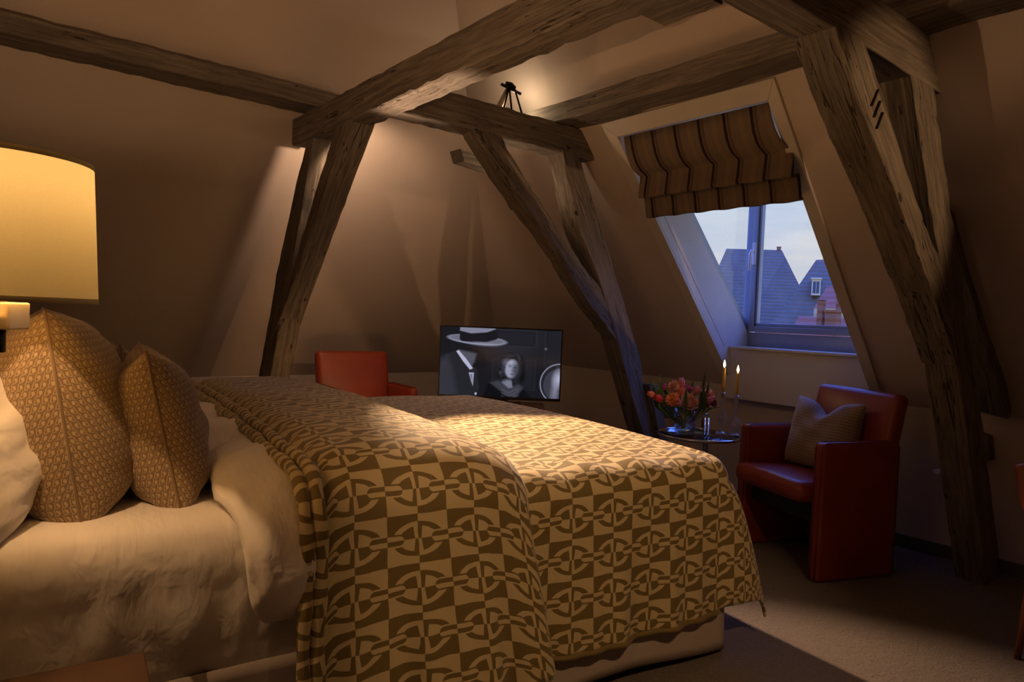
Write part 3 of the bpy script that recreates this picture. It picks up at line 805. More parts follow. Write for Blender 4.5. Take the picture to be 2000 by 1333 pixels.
def duvet():
    e = empty('duvet', C0, BA, 'plump white cotton duvet edge turned down beside the patterned bedspread', 'duvet')
    ns, nr = 120, 22
    V = []; F = []; UV = []
    drop = .255
    for k in range(ns+1):
        q = k/ns
        Rh = .10; oo = .03; sd = Rh*math.pi/2+drop-Rh; tp = BW-2*(Rh-oo); b = -sd+(2*sd+tp)*q
        w, dz, ex = cross(b, ZM, oo, Rh, BW, .04)
        # direction outward from the section
        w2, dz2, _ = cross(b+.01, ZM, oo, Rh, BW, .04); w1, dz1, _ = cross(b-.01, ZM, oo, Rh, BW, .04)
        tn = Vector((0, w2-w1, dz2-dz1)).normalized(); nrm = Vector((1,0,0)).cross(tn)
        if nrm.z < 0 and abs(nrm.z) > .3: nrm = -nrm
        end = min(q, 1-q)*(2*sd+tp)
        fat = min(1, (max(0, end)/.07))**.5
        hang = max(0, -b)/.41; A = (.115-.05*min(1, hang))*(.75+.25*fat)+.006*math.sin(q*60); Bh = (.044-.016*min(1, hang)+.006*math.sin(q*37))*fat+.004
        sc = -1.705+.05*min(1, hang)
        for m in range(nr):
            an = 2*math.pi*m/nr
            x = A*math.copysign(abs(math.cos(an))**.75, math.cos(an)); y = Bh*(1+math.copysign(abs(math.sin(an))**.85, math.sin(an)))
            wr_ = .006*math.sin(m*2.1+q*80)+.004*math.sin(q*170+m)
            V.append(Vector((sc+x, w, ZM+dz+dome(w)))+nrm*(y+wr_*fat)); UV.append((q, m/nr))
    for k in range(ns):
        for m in range(nr):
            F.append((k*nr+m, k*nr+(m+1) % nr, (k+1)*nr+(m+1) % nr, (k+1)*nr+m))
    F.append(tuple(range(nr))); F.append(tuple(range(ns*nr, (ns+1)*nr))[::-1])
    o = mesh('turned_edge', V, F, M['duvet'], e, True, UV)
    bm = bmesh.new(); bm.from_mesh(o.data); bmesh.ops.recalc_face_normals(bm, faces=bm.faces[:]); bm.to_mesh(o.data); bm.free()
duvet()

def pillow(name, label, cat, loc, rot, wd, ht, th, mat, group=None, chop=0, pinch=.10, piping=True, wrinkle=.004, seed=1, flange=0, n=34, sag=0):
    """cushion: local x = thickness, y = width, z = height (base at z = 0)"""
    e = empty(name, loc, 0, label, cat, group); e.rotation_euler = rot
    rnd = random.Random(seed); ph = [rnd.uniform(0, 6) for _ in range(6)]
    def shp(u, v, sd):
        y = u*wd/2*(1-pinch*(1-v*v)*abs(u)); z = v*ht/2*(1-pinch*(1-u*u)*abs(v))
        t = th/2*max(0, (1-abs(u)**3.2)*(1-abs(v)**3.2))**.5
        t *= 1-.12*v
        if chop and v > -.3:
            z -= chop*math.exp(-(u/.34)**2)*max(0, (v+.3)/1.3)**1.6
        wrk = wrinkle*(math.sin(7*u+5*v+ph[0])+math.sin(11*v-4*u+ph[1])+.7*math.sin(17*u*v+ph[2]))*(1-u*u)*(1-v*v)**.5
        edge = max(abs(u), abs(v))
        pk = wrinkle*1.6*math.sin(26*(u if abs(v) > abs(u) else v)+ph[3])*max(0, edge-.55)*(1-edge)*6
        x = sd*(t+wrk+pk)
        if sag: x *= 1+sag*max(0, -v)
        return (x, y, max(.0, z+ht/2-ht*.03))
    V = []; F = []; UV = []
    idx = {}
    for sd in (1, -1):
        for i in range(n+1):
            for j in range(n+1):
                u = math.sin((i/n-.5)*math.pi); v = math.sin((j/n-.5)*math.pi)
                bd = i in (0, n) or j in (0, n)
                key = (i, j) if bd else (i, j, sd)
                if key in idx: continue
                idx[key] = len(V); V.append(shp(u, v, sd)); UV.append((u*wd/2+sd*3.1, v*ht/2))
        for i in range(n):
            for j in range(n):
                g = lambda a, b: idx[(a, b)] if (a in (0, n) or b in (0, n)) else idx[(a, b, sd)]
                q = (g(i, j), g(i+1, j), g(i+1, j+1), g(i, j+1)); F.append(q if sd > 0 else q[::-1])
    for sd in (1, -1):
        g = lambda a, b: idx[(a, b)] if (a in (0, n) or b in (0, n)) else idx[(a, b, sd)]
        for j in range(1, n):
            acc = 0; h2 = n//2
            for rng, sg in ((range(h2, n), 1), (range(h2, 0, -1), -1)):
                acc = 0
                for i in rng:
                    k0, k1 = g(i, j), g(i+sg, j); acc += math.dist(V[k0], V[k1]); UV[k1] = (sd*3.1+sg*acc, UV[k1][1])
        for i in range(1, n):
            for rng, sg in ((range(n//2, n), 1), (range(n//2, 0, -1), -1)):
                acc = 0
                for j in rng:
                    k0, k1 = g(i, j), g(i, j+sg); acc += math.dist(V[k0], V[k1]); UV[k1] = (UV[k1][0], sg*acc)
    o = mesh('cushion_body', V, F, mat, e, True, UV)
    lay = o.data.uv_layers[0].data
    for p in o.data.polygons:      # shared border vertices: take the border uv from this face's own side
        xs = [lay[l].uv[0] for l in p.loop_indices]; sd = 1 if sum(V[v][0] for v in p.vertices) > 0 else -1
        for l in p.loop_indices:
            u0 = lay[l].uv[0]
            base = 3.1 if u0 > 0 else -3.1
            lay[l].uv[0] = u0-base+sd*3.1
    if piping:
        loop = []
        prm = [(math.sin((k/24-.5)*math.pi), -1) for k in range(24)]+[(1, math.sin((k/24-.5)*math.pi)) for k in range(24)]+[(-math.sin((k/24-.5)*math.pi), 1) for k in range(24)]+[(-1, -math.sin((k/24-.5)*math.pi)) for k in range(24)]
        for u, v in prm: loop.append(shp(u, v, 1))
        tube('piping', loop, .004, mat, e, 6, closed=True)
    if flange:
        V = []; F = []
        m = len(loop) if piping else 0
    return e
ZS = ZM-.012
pillow('euro_pillow', 'large square jacquard pillow standing under the bedside lamp', 'pillow', bedpt(-2.115, .42, ZS), (0, R(-9), BA+R(2)), .62, .52, .31, M['weave'], pinch=.07, seed=4, wrinkle=.006, sag=.12)
pillow('cushion', 'small jacquard cushion leaning against the large square pillow', 'cushion', bedpt(-1.885, .355, ZS), (0, R(-12), BA+R(-2)), .44, .43, .215, M['weave'], pinch=.15, seed=9, wrinkle=.005)
pillow('cushion', 'small jacquard cushion on the far half of the bed, only its top corner showing', 'cushion', bedpt(-1.945, 1.36, ZS), (0, R(-8), BA+R(4)), .42, .385, .14, M['weave'], pinch=.15, seed=12)
pillow('bed_pillow', 'white cotton pillow behind the large square jacquard pillow', 'pillow', bedpt(-2.275, .35, ZS), (0, R(-16), BA), .68, .42, .27, M['duvet'], pinch=.05, piping=False, seed=21, wrinkle=.008)
pillow('bed_pillow', 'white cotton pillow lying at the head of the bed under the standing pillow', 'pillow', bedpt(-2.26, .33, ZS+.035), (0, R(-82), BA), .60, .30, .10, M['duvet'], pinch=.05, piping=False, seed=25, wrinkle=.006) if False else None

# ------------------------------------------------------------------ bedside lamp and table
def bedside_lamp():
    lx, ly = .052, 1.632; zb, zt = 1.243, 1.515
    e = empty('bedside_lamp', (lx, ly, zb), 0, 'wall lamp with a glowing cream drum shade over the bed head', 'lamp')
    r0, r1 = .163, .151; h = zt-zb
    V = []; F = []; seg = 64
    for rr, z in ((r0, 0), (r1, h)):
        for k in range(seg):
            a = 2*math.pi*k/seg; V.append((rr*math.cos(a), rr*math.sin(a), z))
    for k in range(seg): F.append((k, (k+1) % seg, seg+(k+1) % seg, seg+k))
    mesh('shade', V, F, M['shade'], e, True)
    lathe('dimming_disc', [(.013, .012), (r0-.002, .012)], M['dimming_disc'], e, 48, caps=False)  # added disc that weakens the lamp's light on the bed
    for rr, z in ((r0+.0006, .004), (r1+.0006, h-.004)):
        V = []; F = []
        for zz in (-.005, .005):
            for k in range(seg):
                a = 2*math.pi*k/seg; V.append((rr*math.cos(a), rr*math.sin(a), z+zz))
        for k in range(seg): F.append((k, (k+1) % seg, seg+(k+1) % seg, seg+k))
        o = mesh('shade_binding', V, F, M['shadeband'], e, True)
        m = o.modifiers.new('t', 'SOLIDIFY'); m.thickness = .0016
    # lamp body under the shade, turned to the camera: block, knob, stem, swing arm
    o = box('lamp_body', (-.040, -.030, -.055), (.040, .030, -.003), M['brass'], e, bevel=.004, rot=(0, 0, R(-38)))
    tube('switch_knob', [(-.018, -.024, -.032), (-.030, -.052, -.032)], .014, M['brass'], e, 16)
    tube('stem', [(0, 0, -.055), (0, 0, -.10)], .012, M['blackm'], e, 12)
    tube('swing_arm', [(0, 0, -.09), (-.06, .03, -.10), (-.25, .10, -.10), (XL-lx+.005, .10, -.10)], .009, M['blackm'], e, 10)
    tube('wall_plate', [(XL-lx+.002, .10, -.10), (XL-lx+.02, .10, -.10)], .045, M['brass'], e, 20)
    tube('bulb_holder', [(0, 0, -.005), (0, 0, .165)], .012, M['brass'], e, 12)
    lathe('bulb', [(.012, .0), (.022, .02), (.030, .045), (.027, .07), (.012, .088), (.0005, .092)], M['bulbglass'], e, 16, loc=(0, 0, .172))
    light('bedside_light', 'POINT', (lx, ly, zb+.240), P_BEDSIDE, WARM, e, .009)
bedside_lamp()

def nightstand():
    a = R(-6)
    e = empty('nightstand', (.29, 1.50, 0), a, 'dark varnished wooden bedside table beside the bed', 'bedside table')
    box('table_top', (-.44, -.40, .53), (0, 0, .55), M['nwood'], e, bevel=.004)
    box('body', (-.42, -.38, .12), (-.02, -.02, .53), M['nwood'], e, bevel=.004)
    d = box('drawer', (-.41, -.395, .36), (-.03, -.375, .51), M['nwood'], e, bevel=.003)
    tube('knob', [(-.22, -.395, .435), (-.22, -.42, .435)], [.008, .014], M['brass'], d, 12)
    for x in (-.40, -.04):
        for y in (-.36, -.04): box('leg', (x-.018, y-.018, 0), (x+.018, y+.018, .125), M['nwood'], e, bevel=.003)
nightstand()

def floor_lamp():  # lamp added out of view for soft fill light in the room
    lx, ly = 1.30, -1.35
    e = empty('floor_lamp', (lx, ly, 0), 0, 'unseen standing lamp with a cream drum shade, added behind the camera as fill light', 'lamp')
    lathe('base', [(.14, 0), (.14, .015), (.02, .03), (.012, .05)], M['brass'], e)
    tube('pole', [(0, 0, .03), (0, 0, 1.45)], .011, M['brass'], e)
    V = []; F = []; seg = 40
    for rr, z in ((.22, 1.32), (.18, 1.62)):
        for k in range(seg):
            an = 2*math.pi*k/seg; V.append((rr*math.cos(an), rr*math.sin(an), z))
    for k in range(seg): F.append((k, (k+1) % seg, seg+(k+1) % seg, seg+k))
    mesh('shade', V, F, M['shade'], e, True)
    lathe('bulb', [(.012, .0), (.030, .045), (.012, .088), (.0005, .092)], M['bulbglass'], e, 16, loc=(0, 0, 1.45))
    light('floor_lamp_light', 'POINT', (lx, ly, 1.48), P_FILL_LAMP, WARM, e, .04)
floor_lamp()

# ------------------------------------------------------------------ armchairs
def rounded(name, lo, hi, mat, parent, r, bulge=0, axis=2, rot=None, pivot=None, seg=5):
    bm = bmesh.new(); bmesh.ops.create_cube(bm, size=1)
    c = Vector([(a+b)/2 for a, b in zip(lo, hi)]); s = Vector([b-a for a, b in zip(lo, hi)])
    for v in bm.verts: v.co = Vector((v.co.x*s.x, v.co.y*s.y, v.co.z*s.z))
    bmesh.ops.bevel(bm, geom=bm.edges[:]+bm.verts[:], offset=r, segments=seg, affect='EDGES', profile=.5)
    if bulge:
        big = [ed for ed in bm.edges if ed.calc_length() > .06]
        bmesh.ops.subdivide_edges(bm, edges=big, cuts=7, use_grid_fill=True)
        ax = [0, 1, 2]; ax.remove(axis)
        for v in bm.verts:
            k = 1
            for a in ax: k *= max(0, 1-(2*v.co[a]/s[a])**2)
            v.co[axis] += math.copysign(bulge*k, v.co[axis])
    o = from_bm(name, bm, mat, parent, smooth=True)
    o.location = c
    if rot:
        m = Matrix.Rotation(rot[1], 4, rot[0]); pv = Vector(pivot)
        o.location = pv+m.to_3x3() @ (c-pv); o.rotation_euler = m.to_euler()
    return o

def armchair(loc, th, label):
    """local +x = towards the back, y = across; origin at the middle of the footprint on the floor"""
    e = empty('armchair', loc, th, label, 'armchair', 'red leather armchairs')
    D, W, T, A = .49, .65, .062, .695
    L = M['leather']
    for y0 in (-W/2, W/2-T):
        sp = rounded('side_panel', (-D/2, y0, 0), (D/2, y0+T, A), L, e, .022)
        for yy in (y0+.010, y0+T-.010):
            pts = [(-D/2-.001, yy, .01), (-D/2-.001, yy, A-.03), (-D/2+.009, yy, A-.010), (-D/2+.03, yy, A+.0005), (D/2-.03, yy, A+.0005), (D/2-.009, yy, A-.010), (D/2+.001, yy, A-.03), (D/2+.001, yy, .01)]
            t = tube('piping', pts, .0028, M['piping'], None, 6)
            t.parent = sp; t.location = -Vector(sp.location)
    rounded('seat', (-D/2-.085, -W/2+T-.0, .365), (D/2-.06, W/2-T+.0, .470), L, e, .045, .014, 2, ('Y', R(4)), (0, 0, .42))
    rounded('seat_frame', (-D/2+.05, -W/2+T, .27), (D/2-.03, W/2-T, .375), M['black'], e, .01)
    rounded('backrest', (D/2-.085, -W/2+.035, .44), (D/2+.005, W/2-.035, .945), L, e, .036, .014, 0, ('Y', R(12)), (D/2-.04, 0, .5))
    rounded('rear_panel', (D/2-.05, -W/2+T, .0), (D/2-.02, W/2-T, .45), L, e, .008)
    for y in (-W/2+T+.03, W/2-T-.03):
        tube('caster', [(D/2-.09, y-.012, .028), (D/2-.09, y+.012, .028)], .028, M['black'], e, 14)
    return e
th1 = math.atan2(-.358, .934)
ex, px_ = Vector((.934, -.358, 0)), Vector((.358, .934, 0))
A1 = Vector((3.285, 1.62, 0))
c1 = A1+ex*.245+px_*.325
armchair(c1, th1, 'red leather armchair with a woven cushion beside the round glass table')
armchair((2.35, 4.66, 0), R(85), 'orange red leather armchair against the back wall left of the television')
cu = c1+ex*.045+px_*.035
pillow('cushion', 'pale woven cushion with a dented top sitting on the red armchair', 'cushion', (cu.x, cu.y, .490), (0, R(14), th1+R(10)), .42, .40, .19, M['weave2'], chop=.085, pinch=.05, piping=False, seed=31, n=30)

# ------------------------------------------------------------------ television and cabinet
def paint_still(W, H):
    """plain generic black-and-white film scene: a person in a brimmed hat from behind, a second person facing, panelled door"""
    x = (np.mgrid[0:H, 0:W][1]+.5)/W
    T = (np.mgrid[0:H, 0:W][0]+.5)/H                             # T: 0 top .. 1 bottom
    asp = W/H
    img = np.zeros((H, W))+.055
    img += .05*np.exp(-((x-.62)/.25)**2-((T-.12)/.3)**2)
    def soft(d, w=.006): return np.clip(.5-d/(2*w), 0, 1)
    def put(mask, v):
        nonlocal img
        img = img*(1-mask)+v*mask
    def ell(cx, cy, rx, ry, rot=0, w=.006):
        c, s = math.cos(rot), math.sin(rot); dx = (x-cx)*asp; dy = T-cy
        a = (dx*c+dy*s)/(rx*asp); b = (-dx*s+dy*c)/ry
        return soft((np.sqrt(a*a+b*b)-1)*min(rx*asp, ry), w)
    def poly(pts, w=.006):
        inside = np.zeros((H, W), bool); dist = np.full((H, W), 9.0); n = len(pts)
        for i in range(n):
            x0, y0 = pts[i]; x1, y1 = pts[(i+1) % n]
            cond = ((y0 > T) != (y1 > T)); 
            with np.errstate(divide='ignore', invalid='ignore'): xi = (x1-x0)*(T-y0)/(y1-y0+1e-12)+x0
            inside ^= cond & (x < xi)
            ax, ay, bx_, by_ = x0*asp, y0, x1*asp, y1; px, py = x*asp, T
            dx, dy = bx_-ax, by_-ay; t = np.clip(((px-ax)*dx+(py-ay)*dy)/(dx*dx+dy*dy+1e-12), 0, 1)
            dist = np.minimum(dist, np.hypot(px-ax-t*dx, py-ay-t*dy))
        return soft(np.where(inside, -dist, dist), w)
    # door panels
    for (a, b, c, d) in ((.42, .0, .80, .26), (.43, .44, .80, .90), (.86, -.1, 1.1, .55)):
        put(poly([(a, b), (c, b), (c, d), (a, d)])*.35, .115)
        put(poly([(a+.015, b+.02), (c-.015, b+.02), (c-.015, d-.02), (a+.015, d-.02)])*.8, .062)
        put(poly([(a+.035, b+.05), (c-.035, b+.05), (c-.035, d-.05), (a+.035, d-.05)])*.4, .085)
    put(ell(.875, .27, .012, .02), .25)
    # round chrome form at the right
    put(ell(1.0, .78, .165, .30), .60); put(ell(1.0, .78, .157, .285), .08)
    put(ell(1.005, .80, .14, .25), .16); put(ell(.965, .86, .020, .15, .1, .05), .55); put(ell(1.0, .70, .045, .10, .3, .06), .75)
    # facing person: coat, neck, hair, face
    put(poly([(.36, 1.05), (.40, .82), (.48, .755), (.62, .80), (.70, .86), (.78, 1.05)], .02), .035)
    put(poly([(.42, .80), (.50, .745), (.58, .86), (.66, .80), (.70, .86), (.63, 1.02), (.55, .97)], .02), .16)
    for k in range(3): put(poly([(.52, .88+.05*k), (.58, .93+.045*k), (.66, .86+.05*k), (.665, .875+.05*k), (.58, .95+.045*k), (.52, .90+.05*k)], .01)*.6, .28)
    put(poly([(.515, .70), (.60, .74), (.61, .86), (.575, .87), (.52, .79)], .012), .42)
    # hair, then the face turned and half in shade
    put(ell(.605, .545, .098, .205, .12, .02), .035); put(ell(.525, .66, .055, .11, .5, .03), .05); put(ell(.665, .66, .040, .12, -.2, .03), .03)
    rs = np.random.RandomState(4)
    for k in range(26):
        a = 2.4+k*.13; rr = rs.uniform(.78, 1.0)
        put(ell(.605+.085*rr*math.cos(a), .535+.18*rr*math.sin(a), .006, .030, a*1.0+.5, .012)*.30, .20)
    for k in range(14): put(ell(.512+rs.uniform(-.03, .035), .63+rs.uniform(-.08, .09), .005, .022, rs.uniform(-1, 1), .010)*.35, .22)
    put(ell(.598, .585, .054, .138, .14, .014), .60)
    put(ell(.640, .60, .036, .150, .08, .035)*.80, .12)
    put(ell(.575, .50, .050, .055, .1, .03)*.35, .75)
    put(ell(.582, .548, .013, .010, .1, .008)*.7, .12); put(ell(.622, .560, .011, .009, .1, .008)*.7, .06)
    put(ell(.580, .522, .019, .005, .16, .007)*.6, .14); put(ell(.626, .532, .014, .005, .1, .007)*.5, .08)
    put(ell(.609, .605, .006, .022, .1, .010)*.45, .22); put(ell(.601, .665, .015, .008, .1, .007)*.75, .13)
    put(ell(.600, .715, .022, .010, .1, .015)*.3, .25)
    # person in the hat seen from behind
    put(poly([(-.02, .46), (.10, .36), (.20, .33), (.27, .50), (.31, .62), (.33, .86), (.32, 1.05), (-.02, 1.05)], .01), .085)
    put(poly([(-.02, .50), (.06, .42), (.10, .60), (.16, 1.05), (-.02, 1.05)], .05)*.7, .15)
    put(poly([(.15, .30), (.30, .31), (.37, .40), (.40, .52), (.355, .60), (.29, .58), (.22, .50), (.16, .40)], .012), .045)
    put(poly([(.155, .33), (.25, .36), (.30, .38), (.285, .50), (.26, .58), (.20, .46), (.15, .37)], .02), .24)
    put(poly([(.13, .355), (.15, .335), (.22, .47), (.275, .60), (.25, .62), (.19, .50)], .006), .80)
    put(poly([(.24, .66), (.285, .66), (.28, .86), (.265, .80)], .006), .66); put(poly([(.255, .69), (.27, .69), (.275, .82)], .006), .35)
    put(poly([(.295, .955), (.315, .955), (.31, .99), (.30, .99)], .004), .8)
    put(ell(.30, .175, .245, .072, .06, .006), .62); put(ell(.30, .170, .235, .058, .06, .006), .36)
    put(poly([(.155, .17), (.155, -.02), (.45, -.02), (.475, .14), (.45, .165), (.38, .205), (.25, .215), (.17, .20)], .006), .055)
    put(poly([(.155, .05), (.155, -.02), (.45, -.02), (.452, .01), (.38, .06), (.25, .085)], .008), .48)
    put(ell(.35, .235, .09, .022, .05, .02)*.8, .55)
    img = np.clip(img, 0, 1)**1.45*1.2
    col = np.stack([img*.82, img*.83, img*1.15], -1)
    return np.clip(col, 0, 1)

def television():
    # flat panel in front of the hipped corner, facing the bed
    cx, cy, zb = 3.195, 4.104, .622
    w, h = .937, .552
    ang = math.atan2(-.626, .779)
    e = empty('television', (cx, cy, .585), ang, 'flat television playing a black and white film in front of the room corner', 'television')
    z0 = zb-.585
    box('housing', (-w/2, .004, z0), (w/2, .045, z0+h), M['black'], e, bevel=.006)
    box('bezel', (-w/2, -.006, z0), (w/2, .006, z0+.022), M['black'], e, bevel=.002)
    box('bezel', (-w/2, -.006, z0+h-.012), (w/2, .006, z0+h), M['black'], e, bevel=.002)
    for x in (-w/2, w/2-.010): box('bezel', (x, -.006, z0), (x+.010, .006, z0+h), M['black'], e, bevel=.002)
    W, H = 300, 170
    img = paint_still(W, H)
    sw, sh = w-.020, h-.034
    V = [(-sw/2+sw*i/W, 0, z0+h-.012-sh*j/H) for j in range(H+1) for i in range(W+1)]
    F = [(j*(W+1)+i, (j+1)*(W+1)+i, (j+1)*(W+1)+i+1, j*(W+1)+i+1) for j in range(H) for i in range(W)]
    t = NT('film_picture'); at = t.n('Attribute', attribute_name='picture')
    em = t.n('Emission'); t.l(at.outputs['Color'], em.inputs[0]); em.inputs[1].default_value = .62
    gl = t.n('BsdfGlossy'); gl.inputs['Roughness'].default_value = .12; gl.inputs[0].default_value = (.025, .025, .025, 1)
    ad = t.n('AddShader'); t.l(em.outputs[0], ad.inputs[0]); t.l(gl.outputs[0], ad.inputs[1])
    o = mesh('screen', V, F, t.done(ad.outputs[0]), e, False)
    ca = o.data.attributes.new('picture', 'FLOAT_COLOR', 'FACE')
    flat = np.concatenate([img.reshape(-1, 3), np.ones((W*H, 1))], 1).astype(np.float32).ravel()
    ca.data.foreach_set('color', flat)
    box('stand_neck', (-.07, -.0, .01), (.07, .05, z0+.03), M['black'], e, bevel=.004)
    box('stand_foot', (-.17, -.10, 0), (.17, .12, .012), M['black'], e, bevel=.004)
    c = empty('media_cabinet', (cx, cy, 0), ang, 'low cherry wood cabinet under the television', 'cabinet')
    box('body', (-.40, -.16, .05), (.335, .20, .562), M['cwood'], c, bevel=.004)
    box('top', (-.42, -.18, .562), (.35, .21, .585), M['cwood'], c, bevel=.004)
    for x in (-.39, -.025):
        d = box('door', (x, -.175, .08), (x+.35, -.158, .54), M['cwood'], c, bevel=.003)
        tube('handle', [(x+(.32 if x < -.2 else .03), -.175, .32), (x+(.32 if x < -.2 else .03), -.195, .32)], .010, M['brass'], d, 10)
    for x in (-.38, .31):
        for y in (-.14, .17): box('leg', (x-.02, y-.02, 0), (x+.02, y+.02, .055), M['cwood'], c, bevel=.003)
television()

# ------------------------------------------------------------------ round table with flowers and candles
TC = Vector((3.535, 2.525, .585))
def side_table():
    e = empty('side_table', (TC.x, TC.y, 0), 0, 'round chrome side table with a smoked glass top', 'table')
    r = .245
    tube('rim', [(r*math.cos(a), r*math.sin(a), .577) for a in [2*math.pi*k/64 for k in range(64)]], .0095, M['chrome'], e, 12, closed=True)
    lathe('glass_top', [(.0005, .573), (r-.006, .573), (r-.004, .577), (r-.006, .581), (.0005, .581)], M['smoke'], e, 64)
    # post through the back of the rim with its height handle
    d = Vector((.16, .06, 0)); p = d
    for s in (-.011, .011):
        q = Vector((.78*s, -.62*s, 0))
        tube('post', [p+q+Vector((0, 0, .02)), p+q+Vector((0, 0, .665))], .009, M['chrome'], e, 12)
    tube('handle', [p+Vector((-.02, .016, .60)), p+Vector((-.022, .018, .675)), p+Vector((-.008, .006, .690)), p+Vector((.012, -.01, .675))], .006, M['chrome'], e, 10)
    tube('base_ring', [(.19*math.cos(a), .19*math.sin(a), .012) for a in [R(40)+R(280)*k/40 for k in range(41)]], .011, M['chrome'], e, 12)
    tube('base_bar', [(.19*math.cos(R(40)), .19*math.sin(R(40)), .012), (p.x, p.y, .03), (.19*math.cos(R(-40)), .19*math.sin(R(-40)), .012)], .011, M['chrome'], e, 12)
side_table()

def petal_mat(name, c, tip=None):
    t = NT(name); co = t.coords(); n = t.noise(co, 60, 3)
    col = t.mix(n, (*c, 1), (*(tip or tuple(min(1, x*1.5) for x in c)), 1))
    sh = t.bsdf(col, .55, Sheen_Weight=.3, Subsurface_Weight=0.0)
    return t.done(sh)
PET = {'coral': petal_mat('coral_petals', (.80, .22, .12)), 'orange': petal_mat('orange_petals', (.85, .27, .06)), 'pink': petal_mat('pink_petals', (.75, .16, .22), (.90, .45, .42)),
       'magenta': petal_mat('magenta_petals', (.42, .03, .16)), 'crimson': petal_mat('crimson_petals', (.26, .012, .03)), 'red': petal_mat('red_petals', (.50, .03, .03)), 'peach': petal_mat('peach_petals', (.75, .30, .20), (.85, .50, .35))}

def bloom(e, kind, r, c, d, mat, rnd):
    """flower head centred at c facing d"""
    d = Vector(d).normalized(); a = Vector((0, 0, 1)) if abs(d.z) < .9 else Vector((1, 0, 0))
    x = d.cross(a).normalized(); y = d.cross(x); V = []; F = []
    def petal(az, tilt, ln, wd, base, curl):
        dirr = x*math.cos(az)+y*math.sin(az); sd = d.cross(dirr); o = len(V); nl, nw = 5, 4
        for i in range(nl+1):
            t = i/nl; wdt = wd*math.sin(math.pi*min(.97, .12+.80*t))
            an = tilt+curl*t
            p = c+dirr*(base*.6)+(dirr*math.sin(an)+d*math.cos(an))*ln*t-d*r*.55
            for j in range(nw+1):
                s = j/nw*2-1
                cup = -(dirr*math.cos(an)-d*math.sin(an))*wdt*.45*s*s*.8
                V.append(p+sd*wdt*s+cup+Vector((rnd.uniform(-1, 1), rnd.uniform(-1, 1), rnd.uniform(-1, 1)))*r*.03)
        for i in range(nl):
            for j in range(nw):
                q = o+i*(nw+1)+j; F.append((q, q+1, q+nw+2, q+nw+1))
    if kind == 'tulip':
        for k in range(3): petal(k*2.09+.3, .38, r*1.75, r*.62, r*.25, -.35)
        for k in range(3): petal(k*2.09+1.35, .45, r*1.7, r*.66, r*.3, -.30)
    elif kind == 'carnation':
        for ring_, (n_, tl, ln) in enumerate(((6, .12, 1.2), (9, .45, 1.25), (12, .85, 1.2), (14, 1.2, 1.1), (14, 1.55, 1.0))):
            for k in range(n_): petal(k*2*math.pi/n_+ring_*.4+rnd.uniform(-.1, .1), tl+rnd.uniform(-.1, .1), r*ln, r*.30, r*.05, .35)
    else:
        for ring_, (n_, tl, ln) in enumerate(((4, .10, .95), (5, .35, 1.05), (6, .65, 1.15), (7, .95, 1.2), (8, 1.25, 1.2))):
            for k in range(n_): petal(k*2*math.pi/n_+ring_*.6, tl, r*ln, r*.52, r*.08, -.30)
    o = mesh('bloom', V, F, mat, e, True)
    m = o.modifiers.new('t', 'SOLIDIFY'); m.thickness = .0012
    return o

